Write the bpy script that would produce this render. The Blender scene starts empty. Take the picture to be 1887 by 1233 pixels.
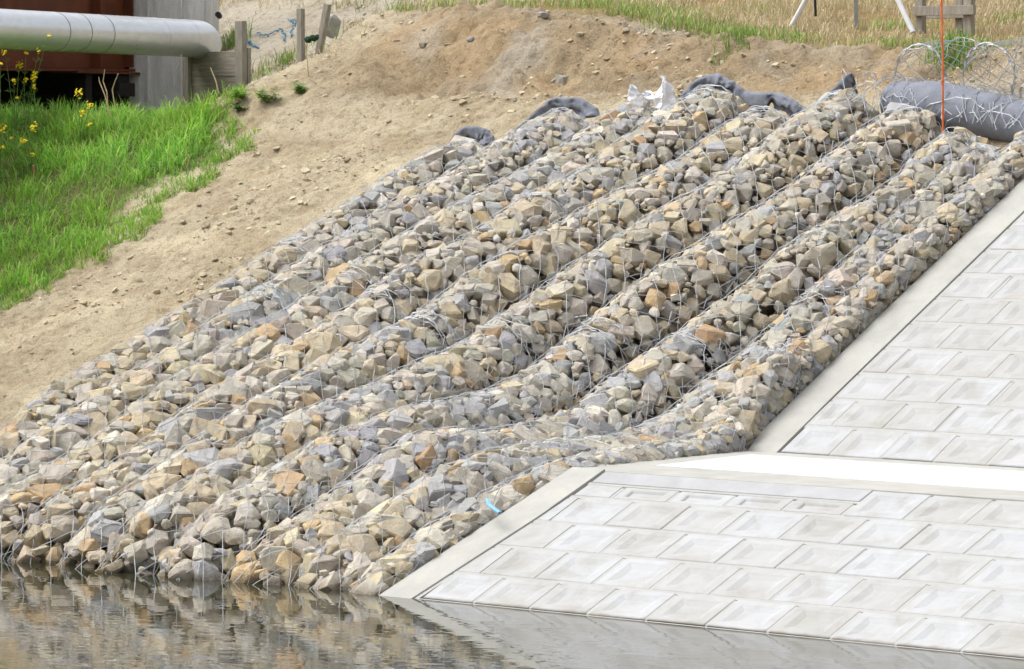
import bpy, bmesh, math, random
import numpy as np
from mathutils import Vector, Matrix

rng = np.random.default_rng(7)
random.seed(7)
S = bpy.context.scene
COL = S.collection
PI = math.pi

# ------------------------------------------------------------------ camera frame (u along bank, v into bank, z up)
F_PX, CX, CY, YH, H = 8480.0, 943.5, 616.5, 250.0, 2.3
PITCH = math.atan((CY - YH) / F_PX)
YAW = math.atan2(8227.0, F_PX)
CAM = np.array([16.470, -16.026, H])

def ray(x, y):
    dx = (x - CX) / F_PX; dy = -(y - CY) / F_PX
    F = math.cos(PITCH) + dy * math.sin(PITCH); Z = -math.sin(PITCH) + dy * math.cos(PITCH)
    return np.array([dx * math.cos(YAW) - F * math.sin(YAW), dx * math.sin(YAW) + F * math.cos(YAW), Z])
def at_v(x, y, v):
    d = ray(x, y); return CAM + d * ((v - CAM[1]) / d[1])
def at_z(x, y, z):
    d = ray(x, y); return CAM + d * ((z - CAM[2]) / d[2])
def at_line(x, y, p0, dr):                                      # on the upright plane through p0 along dr
    n = np.array([dr[1], -dr[0], 0.0]); d = ray(x, y); return CAM + d * (((p0 - CAM) @ n) / (d @ n))
def at_slope(x, y, z0, s, v0):
    d = ray(x, y); t = (z0 + s * (CAM[1] - v0) - CAM[2]) / (d[2] - s * d[1]); return CAM + d * t
def proj(P):
    Q = np.asarray(P, float) - CAM
    R = Q[..., 0] * math.cos(YAW) + Q[..., 1] * math.sin(YAW); F = -Q[..., 0] * math.sin(YAW) + Q[..., 1] * math.cos(YAW)
    D = F * math.cos(PITCH) - Q[..., 2] * math.sin(PITCH); U = F * math.sin(PITCH) + Q[..., 2] * math.cos(PITCH)
    return CX + F_PX * R / D, CY - F_PX * U / D

# ------------------------------------------------------------------ noise
def _h(ix, iy, seed):
    n = (ix.astype(np.int64) * 374761393 + iy.astype(np.int64) * 668265263 + seed * 1442695041) & 0x7fffffff
    n = ((n ^ (n >> 13)) * 1274126177) & 0x7fffffff
    n = (n ^ (n >> 16)) & 0xffff
    return n / 65535.0
def vnoise(x, y, seed=0):
    x = np.asarray(x, float); y = np.asarray(y, float)
    ix = np.floor(x); iy = np.floor(y); fx = x - ix; fy = y - iy
    fx = fx * fx * (3 - 2 * fx); fy = fy * fy * (3 - 2 * fy)
    a = _h(ix, iy, seed); b = _h(ix + 1, iy, seed); c = _h(ix, iy + 1, seed); d = _h(ix + 1, iy + 1, seed)
    return (a * (1 - fx) + b * fx) * (1 - fy) + (c * (1 - fx) + d * fx) * fy - 0.5
def fbm(x, y, oct=4, seed=0):
    r = 0; a = 1; 
    for k in range(oct):
        r = r + a * vnoise(x, y, seed + k * 17); x = x * 2.03 + 5.2; y = y * 2.03 + 1.7; a *= 0.5
    return r
def worley(x, y, seed=0):
    x = np.asarray(x, float); y = np.asarray(y, float)
    ix = np.floor(x); iy = np.floor(y); f1 = np.full(x.shape, 9.0); f2 = np.full(x.shape, 9.0)
    for ox in (-1, 0, 1):
        for oy in (-1, 0, 1):
            px = ix + ox + _h(ix + ox, iy + oy, seed); py = iy + oy + _h(ix + ox, iy + oy, seed + 91)
            d = np.hypot(px - x, py - y)
            f2 = np.minimum(f2, np.maximum(f1, d)); f1 = np.minimum(f1, d)
    return f1, f2
def sstep(a, b, x):
    t = np.clip((np.asarray(x, float) - a) / (b - a), 0, 1); return t * t * (3 - 2 * t)

# ------------------------------------------------------------------ mesh builder
class MB:
    def __init__(s): s.V = []; s.L = []; s.N = []; s.M = []; s.C = []; s.n = 0
    def add(s, V, loops, sizes, mat=0, col=None):
        V = np.asarray(V, np.float32).reshape(-1, 3)
        s.V.append(V); s.L.append(np.asarray(loops, np.int64) + s.n); sizes = np.asarray(sizes, np.int64)
        s.N.append(sizes); s.M.append(np.full(len(sizes), mat, np.int32))
        if col is None: col = (1, 1, 1)
        c = np.asarray(col, np.float32)
        if c.ndim == 1: c = np.tile(c, (len(V), 1))
        s.C.append(c); s.n += len(V)
    def grid(s, P, mat=0, col=None, close_u=False):           # P[i,j,3]
        a, b = P.shape[:2]; idx = np.arange(a * b).reshape(a, b)
        if close_u: idx = np.vstack([idx, idx[:1]])
        q = np.stack([idx[:-1, :-1], idx[1:, :-1], idx[1:, 1:], idx[:-1, 1:]], -1).reshape(-1)
        s.add(P.reshape(-1, 3), q, np.full(len(q) // 4, 4), mat, None if col is None else np.asarray(col).reshape(-1, 3) if np.ndim(col) > 1 else col)
    def box(s, c, d, R=None, mat=0, col=None, bev=0.0):
        bm = bmesh.new(); bmesh.ops.create_cube(bm, size=1)
        for v in bm.verts: v.co = Vector((v.co.x * d[0], v.co.y * d[1], v.co.z * d[2]))
        if bev: bmesh.ops.bevel(bm, geom=bm.edges[:], offset=bev, segments=2, affect='EDGES', profile=.6)
        s.bm(bm, c, R, mat, col)
    def bm(s, bm, c=(0, 0, 0), R=None, mat=0, col=None):
        bm.verts.index_update()
        V = np.array([v.co for v in bm.verts]); L = [v.index for f in bm.faces for v in f.verts]; N = [len(f.verts) for f in bm.faces]
        bm.free()
        if R is not None: V = V @ np.asarray(R).T
        s.add(V + np.asarray(c), L, N, mat, col)
    def tube(s, P, r, n=6, mat=0, col=None, caps=True, flat=1.0):
        P = np.asarray(P, float); m = len(P); r = np.broadcast_to(np.asarray(r, float), (m,))
        T = np.gradient(P, axis=0); T /= np.linalg.norm(T, axis=1)[:, None] + 1e-9
        ref = np.array([0, 0, 1.0]) if abs(T[:, 2]).mean() < .8 else np.array([1.0, 0, 0])
        A = np.cross(T, ref); A /= np.linalg.norm(A, axis=1)[:, None] + 1e-9; B = np.cross(A, T)
        an = np.arange(n) / n * 2 * PI
        Q = P[None] + (np.cos(an)[:, None, None] * A[None] * flat + np.sin(an)[:, None, None] * B[None]) * r[None, :, None]
        s.grid(Q, mat, col, close_u=True)
        if caps:
            for e in (0, m - 1):
                s.add(Q[:, e], np.arange(n) if e else np.arange(n)[::-1], [n], mat, col)
    def segs(s, A, B, r, mat=0, col=None):                    # many three-sided wire segments
        A = np.asarray(A, float); B = np.asarray(B, float); k = len(A)
        if not k: return
        T = B - A; T /= np.linalg.norm(T, axis=1)[:, None] + 1e-9
        ref = np.where((np.abs(T[:, 2]) < .8)[:, None], np.array([0, 0, 1.0]), np.array([1.0, 0, 0]))
        X = np.cross(T, ref); X /= np.linalg.norm(X, axis=1)[:, None]; Y = np.cross(X, T)
        r = np.broadcast_to(np.asarray(r, float), (k,))[:, None]
        ring = [np.cos(a) * X + np.sin(a) * Y for a in (PI / 2, PI / 2 + 2 * PI / 3, PI / 2 + 4 * PI / 3)]
        V = np.stack([A + q * r for q in ring] + [B + q * r for q in ring], 1)
        o = (np.arange(k) * 6)[:, None]
        L = (o + np.array([0, 1, 4, 3, 1, 2, 5, 4, 2, 0, 3, 5])).reshape(-1)
        s.add(V.reshape(-1, 3), L, np.full(3 * k, 4), mat, col)
    def build(s, name, mats, parent=None, smooth=False, origin=None):
        me = bpy.data.meshes.new(name)
        V = np.concatenate(s.V) if s.V else np.zeros((0, 3), np.float32)
        if origin is not None: V = V - np.asarray(origin, np.float32)
        L = np.concatenate(s.L).astype(np.int32); N = np.concatenate(s.N).astype(np.int32)
        me.vertices.add(len(V)); me.vertices.foreach_set('co', V.astype(np.float32).reshape(-1))
        me.loops.add(len(L)); me.loops.foreach_set('vertex_index', L)
        me.polygons.add(len(N)); st = np.concatenate([[0], np.cumsum(N)[:-1]]).astype(np.int32)
        me.polygons.foreach_set('loop_start', st); me.polygons.foreach_set('loop_total', N)
        me.polygons.foreach_set('material_index', np.concatenate(s.M))
        me.polygons.foreach_set('use_smooth', np.full(len(N), smooth))
        for m in (mats if isinstance(mats, (list, tuple)) else [mats]): me.materials.append(m)
        at = me.attributes.new('tint', 'FLOAT_COLOR', 'POINT')
        C = np.concatenate(s.C); at.data.foreach_set('color', np.hstack([C, np.ones((len(C), 1), np.float32)]).astype(np.float32).reshape(-1))
        me.update(); me.validate()
        o = bpy.data.objects.new(name, me); COL.objects.link(o)
        if origin is not None: o.location = origin
        if parent is not None:
            o.parent = parent
            p = Vector(parent.location); q = parent
            while q.parent: q = q.parent; p = p + Vector(q.location)
            o.location = Vector(o.location) - p
        return o

def tag(o, label=None, cat=None, group=None, kind=None):
    if label: o['label'] = label
    if cat: o['category'] = cat
    if group: o['group'] = group
    if kind: o['kind'] = kind
    return o
def empty(name, loc, label, cat, group=None):
    o = bpy.data.objects.new(name, None); COL.objects.link(o); o.location = Vector([float(q) for q in loc]); o.empty_display_size = .1
    return tag(o, label, cat, group)

# ------------------------------------------------------------------ materials
class NT:
    def __init__(s, name):
        s.m = bpy.data.materials.new(name); s.m.use_nodes = True; s.t = s.m.node_tree; s.t.nodes.clear()
        s.out = s.n('ShaderNodeOutputMaterial')
    def n(s, ty, **k):
        o = s.t.nodes.new(ty)
        for a, b in k.items():
            if a.startswith('_'): o.inputs[a[1:].replace('_', ' ')].default_value = b
            else: setattr(o, a, b)
        return o
    def l(s, a, b): s.t.links.new(a, b)
    def coord(s, which='Object', scale=(1, 1, 1)):
        c = s.n('ShaderNodeTexCoord'); m = s.n('ShaderNodeMapping'); m.inputs['Scale'].default_value = scale
        s.l(c.outputs[which], m.inputs['Vector']); return m.outputs['Vector']
    def noise(s, vec, scale, detail=6, rough=.6, dist=0):
        o = s.n('ShaderNodeTexNoise', _Scale=scale, _Detail=detail, _Roughness=rough, _Distortion=dist)
        if vec is not None: s.l(vec, o.inputs['Vector'])
        return o.outputs['Fac']
    def ramp(s, fac, stops):
        r = s.n('ShaderNodeValToRGB'); e = r.color_ramp.elements
        while len(e) < len(stops): e.new(.5)
        for q, (p, c) in zip(e, stops): q.position = p; q.color = (*c, 1) if len(c) == 3 else c
        s.l(fac, r.inputs['Fac']); return r.outputs['Color']
    def mix(s, fac, a, b, mode='MIX'):
        m = s.n('ShaderNodeMix', data_type='RGBA', blend_type=mode)
        for sock, val in ((m.inputs[0], fac), (m.inputs[6], a), (m.inputs[7], b)):
            if isinstance(val, (int, float)): sock.default_value = val
            elif isinstance(val, tuple): sock.default_value = (*val, 1)
            else: s.l(val, sock)
        return m.outputs[2]
    def math(s, op, a, b=0.0):
        m = s.n('ShaderNodeMath', operation=op)
        for sock, val in ((m.inputs[0], a), (m.inputs[1], b)):
            if isinstance(val, (int, float)): sock.default_value = val
            else: s.l(val, sock)
        return m.outputs[0]
    def bump(s, h, strength, dist, nrm=None):
        b = s.n('ShaderNodeBump', _Strength=strength, _Distance=dist); s.l(h, b.inputs['Height'])
        if nrm is not None: s.l(nrm, b.inputs['Normal'])
        return b.outputs['Normal']
    def pbr(s, col, rough=.85, nrm=None, metal=0.0, spec=.3):
        p = s.n('ShaderNodeBsdfPrincipled')
        p.inputs['Metallic'].default_value = metal; p.inputs['Specular IOR Level'].default_value = spec
        for sock, val in ((p.inputs['Base Color'], col), (p.inputs['Roughness'], rough)):
            if isinstance(val, (int, float)): sock.default_value = val
            elif isinstance(val, tuple): sock.default_value = (*val, 1)
            else: s.l(val, sock)
        if nrm is not None: s.l(nrm, p.inputs['Normal'])
        s.l(p.outputs[0], s.out.inputs['Surface']); return p
    def wet(s, k, top=.04):                                       # silt and wetness along the waterline
        g = s.n('ShaderNodeNewGeometry'); sp = s.n('ShaderNodeSeparateXYZ'); s.l(g.outputs['Position'], sp.inputs[0])
        n = s.noise(g.outputs['Position'], 9, 3, .6); z = s.math('ADD', sp.outputs[2], s.math('MULTIPLY', n, -top))
        m = s.n('ShaderNodeMapRange'); m.inputs['From Min'].default_value = top * .4; m.inputs['From Max'].default_value = -top * .3; s.l(z, m.inputs['Value'])
        return s.mix(s.math('MULTIPLY', m.outputs[0], .7), k, (.13, .105, .07))
    def tint(s): return s.n('ShaderNodeAttribute', attribute_name='tint').outputs['Color']

def mat_stone():
    t = NT('quarry_stone'); v = t.coord(); c = t.tint()
    a = t.noise(v, 7, 5, .65, .6); b = t.noise(v, 38, 4, .7); g = t.noise(v, 150, 2, .7)
    k = t.mix(1.0, c, t.ramp(a, [(.3, (.72, .70, .68)), (.5, (1, 1, 1)), (.7, (1.2, 1.14, 1.02))]), 'MULTIPLY')
    k = t.mix(t.ramp(b, [(.60, (0, 0, 0)), (.76, (.4, .4, .4))]), k, (.44, .32, .18))
    k = t.mix(t.ramp(g, [(.3, (.35, .35, .35)), (.5, (0, 0, 0))]), k, (.17, .155, .135))
    h = t.math('ADD', t.math('MULTIPLY', b, 1.0), t.math('MULTIPLY', g, .4))
    k = t.wet(k, .06)
    t.pbr(k, .88, t.bump(h, .8, .012), spec=.25); return t.m
def mat_tint(name, rough=.9, var=.25, scale=30, bump=.3, dist=.004, spec=.25, metal=0.0):
    t = NT(name); v = t.coord(); n = t.noise(v, scale, 5, .65)
    k = t.mix(1.0, t.tint(), t.ramp(n, [(.25, (1 - var,) * 3), (.75, (1 + var,) * 3)]), 'MULTIPLY')
    t.pbr(k, rough, t.bump(n, bump, dist), metal, spec); return t.m
def mat_soil():
    t = NT('bare_soil'); v = t.coord(); c = t.tint()
    big = t.noise(v, 2.0, 6, .65, .4); mid = t.noise(v, 14, 6, .7, .3); fine = t.noise(v, 90, 5, .75)
    k = t.mix(1.0, c, t.ramp(big, [(.3, (.80, .77, .72)), (.5, (1, 1, 1)), (.72, (1.12, 1.12, 1.11))]), 'MULTIPLY')
    k = t.mix(1.0, k, t.ramp(mid, [(.30, (.60, .55, .48)), (.46, (1, 1, 1)), (.7, (1.14, 1.13, 1.10))]), 'MULTIPLY')
    k = t.mix(1.0, k, t.ramp(fine, [(.32, (.58, .54, .48)), (.48, (1, 1, 1)), (.75, (1.16, 1.15, 1.13))]), 'MULTIPLY')
    w = t.n('ShaderNodeTexVoronoi', feature='DISTANCE_TO_EDGE', _Scale=8.0)
    vv = t.n('ShaderNodeVectorMath', operation='ADD'); t.l(v, vv.inputs[0])
    nz = t.n('ShaderNodeTexNoise', _Scale=6.0, _Detail=4.0); t.l(v, nz.inputs['Vector'])
    sc = t.n('ShaderNodeVectorMath', operation='SCALE', _Scale=.22); t.l(nz.outputs['Color'], sc.inputs[0]); t.l(sc.outputs[0], vv.inputs[1])
    t.l(vv.outputs[0], w.inputs['Vector'])
    crack = t.ramp(w.outputs['Distance'], [(0, (1, 1, 1)), (.05, (0, 0, 0))])
    msk = t.ramp(t.noise(v, .9, 3, .5), [(.54, (0, 0, 0)), (.64, (1, 1, 1))])
    cm = t.math('MULTIPLY', crack, msk)
    k = t.mix(t.math('MULTIPLY', cm, .03), k, (.22, .165, .095))
    h = t.math('SUBTRACT', t.math('ADD', t.math('MULTIPLY', mid, 1.0), t.math('MULTIPLY', fine, .35)), t.math('MULTIPLY', cm, .10))
    t.pbr(k, .95, t.bump(h, 1.0, .035), spec=.1); return t.m
def mat_block():
    t = NT('cast_concrete_block'); v = t.coord()
    info = t.n('ShaderNodeObjectInfo'); rnd = info.outputs['Random']
    add = t.n('ShaderNodeVectorMath', operation='ADD'); t.l(v, add.inputs[0]); t.l(info.outputs['Location'], add.inputs[1]); p = add.outputs[0]
    n1 = t.noise(p, 5, 6, .62, .5); n2 = t.noise(p, 34, 4, .7); n3 = t.noise(p, 160, 2, .6)
    k = t.ramp(n1, [(.3, (.30, .295, .278)), (.47, (.35, .353, .353)), (.64, (.385, .39, .40))])
    k = t.mix(1.0, k, t.ramp(rnd, [(0, (.94, .93, .905)), (.5, (1, 1, 1)), (1, (1.03, 1.04, 1.065))]), 'MULTIPLY')
    k = t.mix(t.ramp(n2, [(.56, (0, 0, 0)), (.8, (.4, .4, .4))]), k, (.31, .295, .26))
    k = t.mix(t.ramp(t.noise(p, 2.1, 5, .65, .8), [(.50, (0, 0, 0)), (.72, (.5, .5, .5))]), k, (.30, .285, .245))
    # a rust-coloured tide line left by puddles at the low edge of the recess
    sp = t.n('ShaderNodeSeparateXYZ'); t.l(v, sp.inputs[0])
    yy = t.math('ABSOLUTE', t.math('ADD', sp.outputs[1], .080)); xx = t.math('ABSOLUTE', sp.outputs[0])
    line = t.math('MULTIPLY', t.math('LESS_THAN', yy, .003), t.math('LESS_THAN', t.math('ADD', xx, t.math('MULTIPLY', n2, .05)), .10))
    line = t.math('MULTIPLY', line, t.math('GREATER_THAN', rnd, .3))
    low = t.math('LESS_THAN', t.n('ShaderNodeObjectInfo').outputs['Random'], 2.0)
    k = t.mix(t.math('MULTIPLY', line, .5), k, (.46, .30, .12))
    h = t.math('ADD', n2, t.math('MULTIPLY', n3, .4))
    k = t.wet(k, .02)
    t.pbr(k, .8, t.bump(h, .35, .004), spec=.3); return t.m
def mat_concrete(name, a, b, scale=3, stain=None, bump=.25, spec=.25, stretch=(1, 1, 1)):
    t = NT(name); v = t.coord('Object', stretch); n1 = t.noise(v, scale, 7, .65, .4); n2 = t.noise(v, 45, 4, .7)
    k = t.ramp(n1, [(.32, a), (.66, b)])
    if stain: k = t.mix(t.ramp(n2, [(.55, (0, 0, 0)), (.75, (.6, .6, .6))]), k, stain)
    sp = t.noise(v, 130, 2, .5); k = t.mix(t.ramp(sp, [(.70, (0, 0, 0)), (.76, (.5, .5, .5))]), k, (.3, .28, .24))
    t.pbr(k, .85, t.bump(t.math('ADD', n2, t.math('MULTIPLY', n1, .6)), bump, .006), spec=spec); return t.m
def mat_water():
    t = NT('river_water'); v = t.coord('Object', (1, 1, 1))
    r = t.n('ShaderNodeMapping'); t.l(v, r.inputs['Vector']); r.inputs['Rotation'].default_value = (0, 0, -YAW); r.inputs['Scale'].default_value = (.75, 1.15, 1)
    n1 = t.noise(r.outputs[0], 8.0, 2, .45, .2); n2 = t.noise(r.outputs[0], 17, 2, .5)
    h = t.math('ADD', n1, t.math('MULTIPLY', n2, .16))
    p = t.pbr((.030, .030, .015), .005, t.bump(h, .032, .03), spec=.5)
    p.inputs['IOR'].default_value = 1.6; return t.m
def mat_rust():
    t = NT('weathering_steel'); v = t.coord(); n1 = t.noise(v, 4, 7, .7, .3); n2 = t.noise(v, 50, 4, .7)
    k = t.ramp(n1, [(.3, (.075, .022, .009)), (.55, (.13, .036, .013)), (.75, (.17, .052, .02))])
    k = t.mix(t.ramp(n2, [(.5, (0, 0, 0)), (.75, (.5, .5, .5))]), k, (.06, .02, .012))
    t.pbr(k, .75, t.bump(n2, .2, .003), spec=.25); return t.m
def mat_plain(name, col, rough=.8, metal=0.0, spec=.3, var=.2, scale=25, stretch=(1, 1, 1), bump=.2, dist=.003):
    t = NT(name); v = t.coord('Object', stretch); n = t.noise(v, scale, 5, .65)
    lo = tuple(q * (1 - var) for q in col); hi = tuple(q * (1 + var) for q in col)
    t.pbr(t.ramp(n, [(.28, lo), (.72, hi)]), rough, t.bump(n, bump, dist), metal, spec); return t.m
def mat_felt():
    t = NT('felt_geotextile'); v = t.coord(); n = t.noise(v, 9, 5, .6); f = t.noise(v, 240, 2, .8)
    k = t.ramp(n, [(.3, (.14, .15, .18)), (.7, (.23, .245, .285))])
    k = t.mix(t.ramp(f, [(.45, (0, 0, 0)), (.7, (.35, .35, .35))]), k, (.36, .365, .40))
    t.pbr(k, .98, t.bump(t.math('ADD', n, t.math('MULTIPLY', f, .3)), .6, .012), spec=.05); return t.m
def mat_leaf(name='leaf_blade', trans=.48):
    t = NT(name); c = t.tint()
    d = t.n('ShaderNodeBsdfPrincipled'); d.inputs['Roughness'].default_value = .55; d.inputs['Specular IOR Level'].default_value = .25; t.l(c, d.inputs['Base Color'])
    tr = t.n('ShaderNodeBsdfTranslucent'); t.l(c, tr.inputs['Color'])
    m = t.n('ShaderNodeMixShader'); m.inputs[0].default_value = trans
    t.l(d.outputs[0], m.inputs[1]); t.l(tr.outputs[0], m.inputs[2]); t.l(m.outputs[0], t.out.inputs['Surface']); return t.m
def mat_pipe():
    t = NT('galvanised_pipe'); v = t.coord('Object', (1, .25, 1)); n = t.noise(v, 22, 5, .6); d = t.noise(v, 3, 4, .6)
    k = t.ramp(n, [(.3, (.62, .64, .68)), (.7, (.72, .74, .78))])
    t.pbr(k, t.ramp(d, [(.3, (.24,) * 3), (.7, (.36,) * 3)]), t.bump(n, .04, .002), metal=.62, spec=.5); return t.m

M = dict(stone=mat_stone(), soil=mat_soil(), block=mat_block(), water=mat_water(), rust=mat_rust(), felt=mat_felt(), leaf=mat_leaf(), straw=mat_leaf('dry_straw', .2), pipe=mat_pipe(),
    clod=mat_tint('soil_clod', .95, .25, 40, .5, .006, .1),
    coping=mat_concrete('coping_concrete', (.32, .318, .295), (.395, .39, .36), 4.5, (.31, .30, .27), .3),
    grout=mat_concrete('joint_mortar', (.325, .322, .305), (.37, .368, .352), 6, (.27, .26, .24), .4),
    berm=mat_concrete('berm_concrete', (.50, .497, .49), (.56, .56, .56), 4, None, .15),
    plank=mat_concrete('precast_plank', (.30, .305, .312), (.36, .365, .375), 5, (.37, .355, .33), .2),
    abut=mat_concrete('weathered_concrete', (.48, .475, .45), (.68, .675, .65), 5, (.28, .235, .22), .5, stretch=(5, 5, .9)),
    dark=mat_plain('dark_steel_and_shade', (.02, .017, .015), .9, var=.4),  # near-black steel; on the abutment back wall it paints under-bridge shade
    wire=mat_plain('galvanised_wire', (.37, .385, .40), .5, .3, .5, .15, 60, bump=0),
    wood=mat_plain('weathered_timber', (.30, .27, .225), .9, var=.35, scale=14, stretch=(6, 6, .7), bump=.5, dist=.006),
    board=mat_plain('grey_board', (.33, .295, .24), .9, var=.3, scale=10, stretch=(.7, 3, 8), bump=.5, dist=.006),
    white=mat_plain('white_paint', (.72, .72, .74), .5, var=.08), bag=mat_plain('white_plastic', (.80, .81, .84), .5, var=.05, scale=8),
    orange=mat_plain('orange_rod_paint', (.62, .15, .04), .6, var=.35, scale=30, stretch=(1, 1, .5)),
    blue=mat_plain('blue_rope', (.10, .27, .40), .7, var=.3), lightblue=mat_plain('light_blue_strap', (.17, .37, .54), .5, var=.15),
    black=mat_plain('black_plastic', (.015, .015, .016), .6), green=mat_plain('green_net', (.02, .05, .03), .9, var=.4, scale=80),
    stem=mat_plain('green_stem', (.13, .22, .05), .7), petal=mat_leaf('yellow_petal', .3), grey=mat_plain('grey_steel_post', (.28, .28, .26), .7))
M['brown'] = mat_plain('reddish_peg', (.36, .20, .11), .8)

# ------------------------------------------------------------------ terrain
SL, VB1, ZB, VB2, SU = .465, 1.222, .568, 2.955, .59
def base(v):                                                    # the designed bank profile: river slope, berm, upper slope
    v = np.asarray(v, float)
    return np.where(v < VB1, SL * v, np.where(v < VB2, ZB, ZB + SU * (v - VB2)))
def bed(u, v):
    u = np.asarray(u, float); v = np.asarray(v, float); w = sstep(-.5, -3.0, u) * (v > 0) * (v < 5.9)
    return base(v) * (1 - w) + .391 * v * w
VC = 7.6
BENCH = 2.34
CRP = [at_v(x, y, VC) for x, y in ((400, 5), (500, 25), (560, 50), (610, 48), (700, 26), (800, 15), (900, 11), (1000, 20), (1100, 30), (1200, 50), (1300, 70), (1400, 85), (1500, 88), (1640, 98), (1760, 95), (1887, 92))]
CR_U = [-30] + [p[0] for p in CRP] + [12]; CR_Z = [3.3] + [p[2] for p in CRP] + [2.9]
LT = [at_v(x, y, 11.5) for x, y in ((400, -60), (900, -50), (1500, -14), (1700, 0), (1887, 9))]
LT_U = [-40] + [p[0] for p in LT] + [10]; LT_Z = [4.0] + [p[2] for p in LT] + [3.1]
def terrain(u, v, detail=True):
    u = np.asarray(u, float); v = np.asarray(v, float)
    wob = .22 * fbm(u * 1.1, v * 0 + 3, 3, 5) if detail else 0
    z = bed(u, v); zc = np.interp(u, CR_U, CR_Z); VF = 6.25
    foot = ZB + SU * (VF - VB2)
    t = np.clip((v - VF) / (VC - VF), 0, 1)
    steep = .30 * t + .70 * sstep(6.62 + wob, 7.42 + wob * .5, v)
    wl = sstep(-6.6, -7.3, u)                                    # left of the hollow the slope just carries on
    k = steep * (1 - wl) + t * wl
    zf = np.where(v > VF, foot + (zc - foot) * k, z)
    ztop = np.interp(u, LT_U, LT_Z)
    zf = np.where(v > VC, zc + (ztop - zc) * np.clip((v - VC) / (11.5 - VC), 0, 1), zf)
    zf = np.where(v > 11.5, ztop - .03 * (v - 11.5), zf)
    ul = np.interp(v, [5.6, 6.3, 6.45, 7.1, 8, 12], [-8.85, -8.22, -8.12, -7.83, -7.9, -9.5])      # left of the ramp: a level bench, then a gravel bank
    bank = BENCH + np.clip(v - 8.72, 0, 1.9) * .52 + .30 * sstep(8.70, 8.74, v)
    bank = BENCH + (bank - BENCH) * sstep(0, .25, u + 11.42 + 1.0 * (v - 8.98))
    zf = np.where(v > 5.6, zf + (np.minimum(zf, bank) - zf) * sstep(0, -.22, u - ul), zf)
    if detail:
        m = sstep(.3, 1.0, v) * sstep(8.2, 7.5, v)
        z1 = .05 * fbm(u * 1.4, v * 1.4, 3, 11) + .032 * fbm(u * 4.6, v * 4.6, 4, 23)
        a, b = worley(u * 8 + .3 * fbm(u * 4.5, v * 4.5, 2, 3), v * 6.5, 7)
        pm = sstep(-.08, .2, fbm(u * 1.2, v * 1.2, 3, 77))
        z1 = z1 + .020 * (np.clip((b - a) * 2.2, 0, 1) - .6) * pm
        a2, b2 = worley(u * 19 + .5 * fbm(u * 7, v * 7, 2, 3), v * 18, 17); z1 = z1 + .026 * np.clip((b2 - a2) * 1.6, 0, 1) * (.35 + .65 * (1 - pm)) + .032 * fbm(u * 12, v * 12, 3, 19)
        cut = sstep(6.45, 6.8, v) * sstep(7.75, 7.4, v) * sstep(-7.4, -6.6, u)
        z1 = z1 + cut * (.12 * fbm(u * 2.6, v * 8, 4, 31) + .10 * np.abs(fbm(u * 3.3, v * 4.5, 3, 41)) - .03)
        zf = zf + z1 * m * np.where(u > -4.75, np.where(v < 5.9, .15, 1), 1)
        zf = zf + .06 * sstep(8, 8.6, v) * fbm(u * 1.8, v * 1.8, 3, 51)
        # spoil mound with an undercut lip behind the upper right tubes
        zf = zf + .10 * np.exp(-((u + 2.55) / .7) ** 2 - ((v - 6.75) / .22) ** 2) + .05 * np.exp(-((u + 1.55) / .4) ** 2 - ((v - 6.5) / .2) ** 2)
    zf = np.where((u > -4.6) & (v < 5.5), zf - .05, zf)
    zf = zf - .09 * sstep(-1.1, -.6, u) * sstep(4.2, 3.4, v)
    zf = np.where(u > -.1, np.where(v < 6.0, base(v) - .25, zf), zf)
    zf = np.where(v < -.12, np.minimum(zf, base(v) - .25), zf) - .09 * sstep(.5, -.1, v)
    return np.maximum(zf, -1.6)

def axis(*parts): return np.concatenate([np.arange(a, b, s) for a, b, s in parts] + [[parts[-1][1]]])
UU = axis((-40, -20, 2), (-20, -11, .3), (-11, -4.6, .025), (-4.6, -.4, .03), (-.4, 5, .3), (5, 30, 2))
VV = axis((-40, -6, 2), (-6, .6, .15), (.6, 6, .027), (6, 8.0, .018), (8.0, 12, .06), (12, 50, 3))
GU, GV = np.meshgrid(UU, VV, indexing='ij')
GZ = terrain(GU, GV)
cutc = sstep(6.1, 6.75, GV + .5 * fbm(GU * 1.4, GV * 1.4, 3, 61)) * sstep(-7.8, -6.9, GU)
tan = np.array([.44, .378, .268]); brown = np.array([.34, .265, .17]); orange = np.array([.42, .30, .175]); grey = np.array([.38, .345, .285]); pale = np.array([.54, .47, .335]); turf = np.array([.27, .20, .10])
C = tan[None, None] * np.ones(GU.shape + (1,))
def blend(C, c, m): return C * (1 - m[..., None]) + c * m[..., None]
C = blend(C, brown * .92, .95 * cutc)
C = blend(C, orange, .55 * cutc * sstep(.05, .4, fbm(GU * 2.1, GV * 2.4, 4, 71)))
C = blend(C, grey, .7 * cutc * sstep(.0, .45, fbm(GU * 1.9 + 9, GV * 2.4, 4, 81)))
C = blend(C, orange * 1.12, .55 * np.exp(-((GU + 2.5) / .85) ** 2 - ((GV - 6.75) / .3) ** 2))
C = blend(C, pale, .75 * sstep(.16, .26, fbm(GU * 1.7, GV * 2.0, 4, 91)) * sstep(6.3, 5.9, GV))
C = blend(C, brown * .95, .45 * sstep(.05, .3, fbm(GU * 3, GV * 3, 4, 95)))
gm = sstep(-7.85, -8.05, GU) * sstep(8.4, 8.7, GV) * sstep(10.8, 10.2, GV); C = blend(C, grey * 1.15, gm * .9)
gm2 = np.exp(-((GU + 1.2) / .6) ** 2 - ((GV - 6.5) / .45) ** 2); C = blend(C, grey * 1.2, gm2 * .6)
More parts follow.
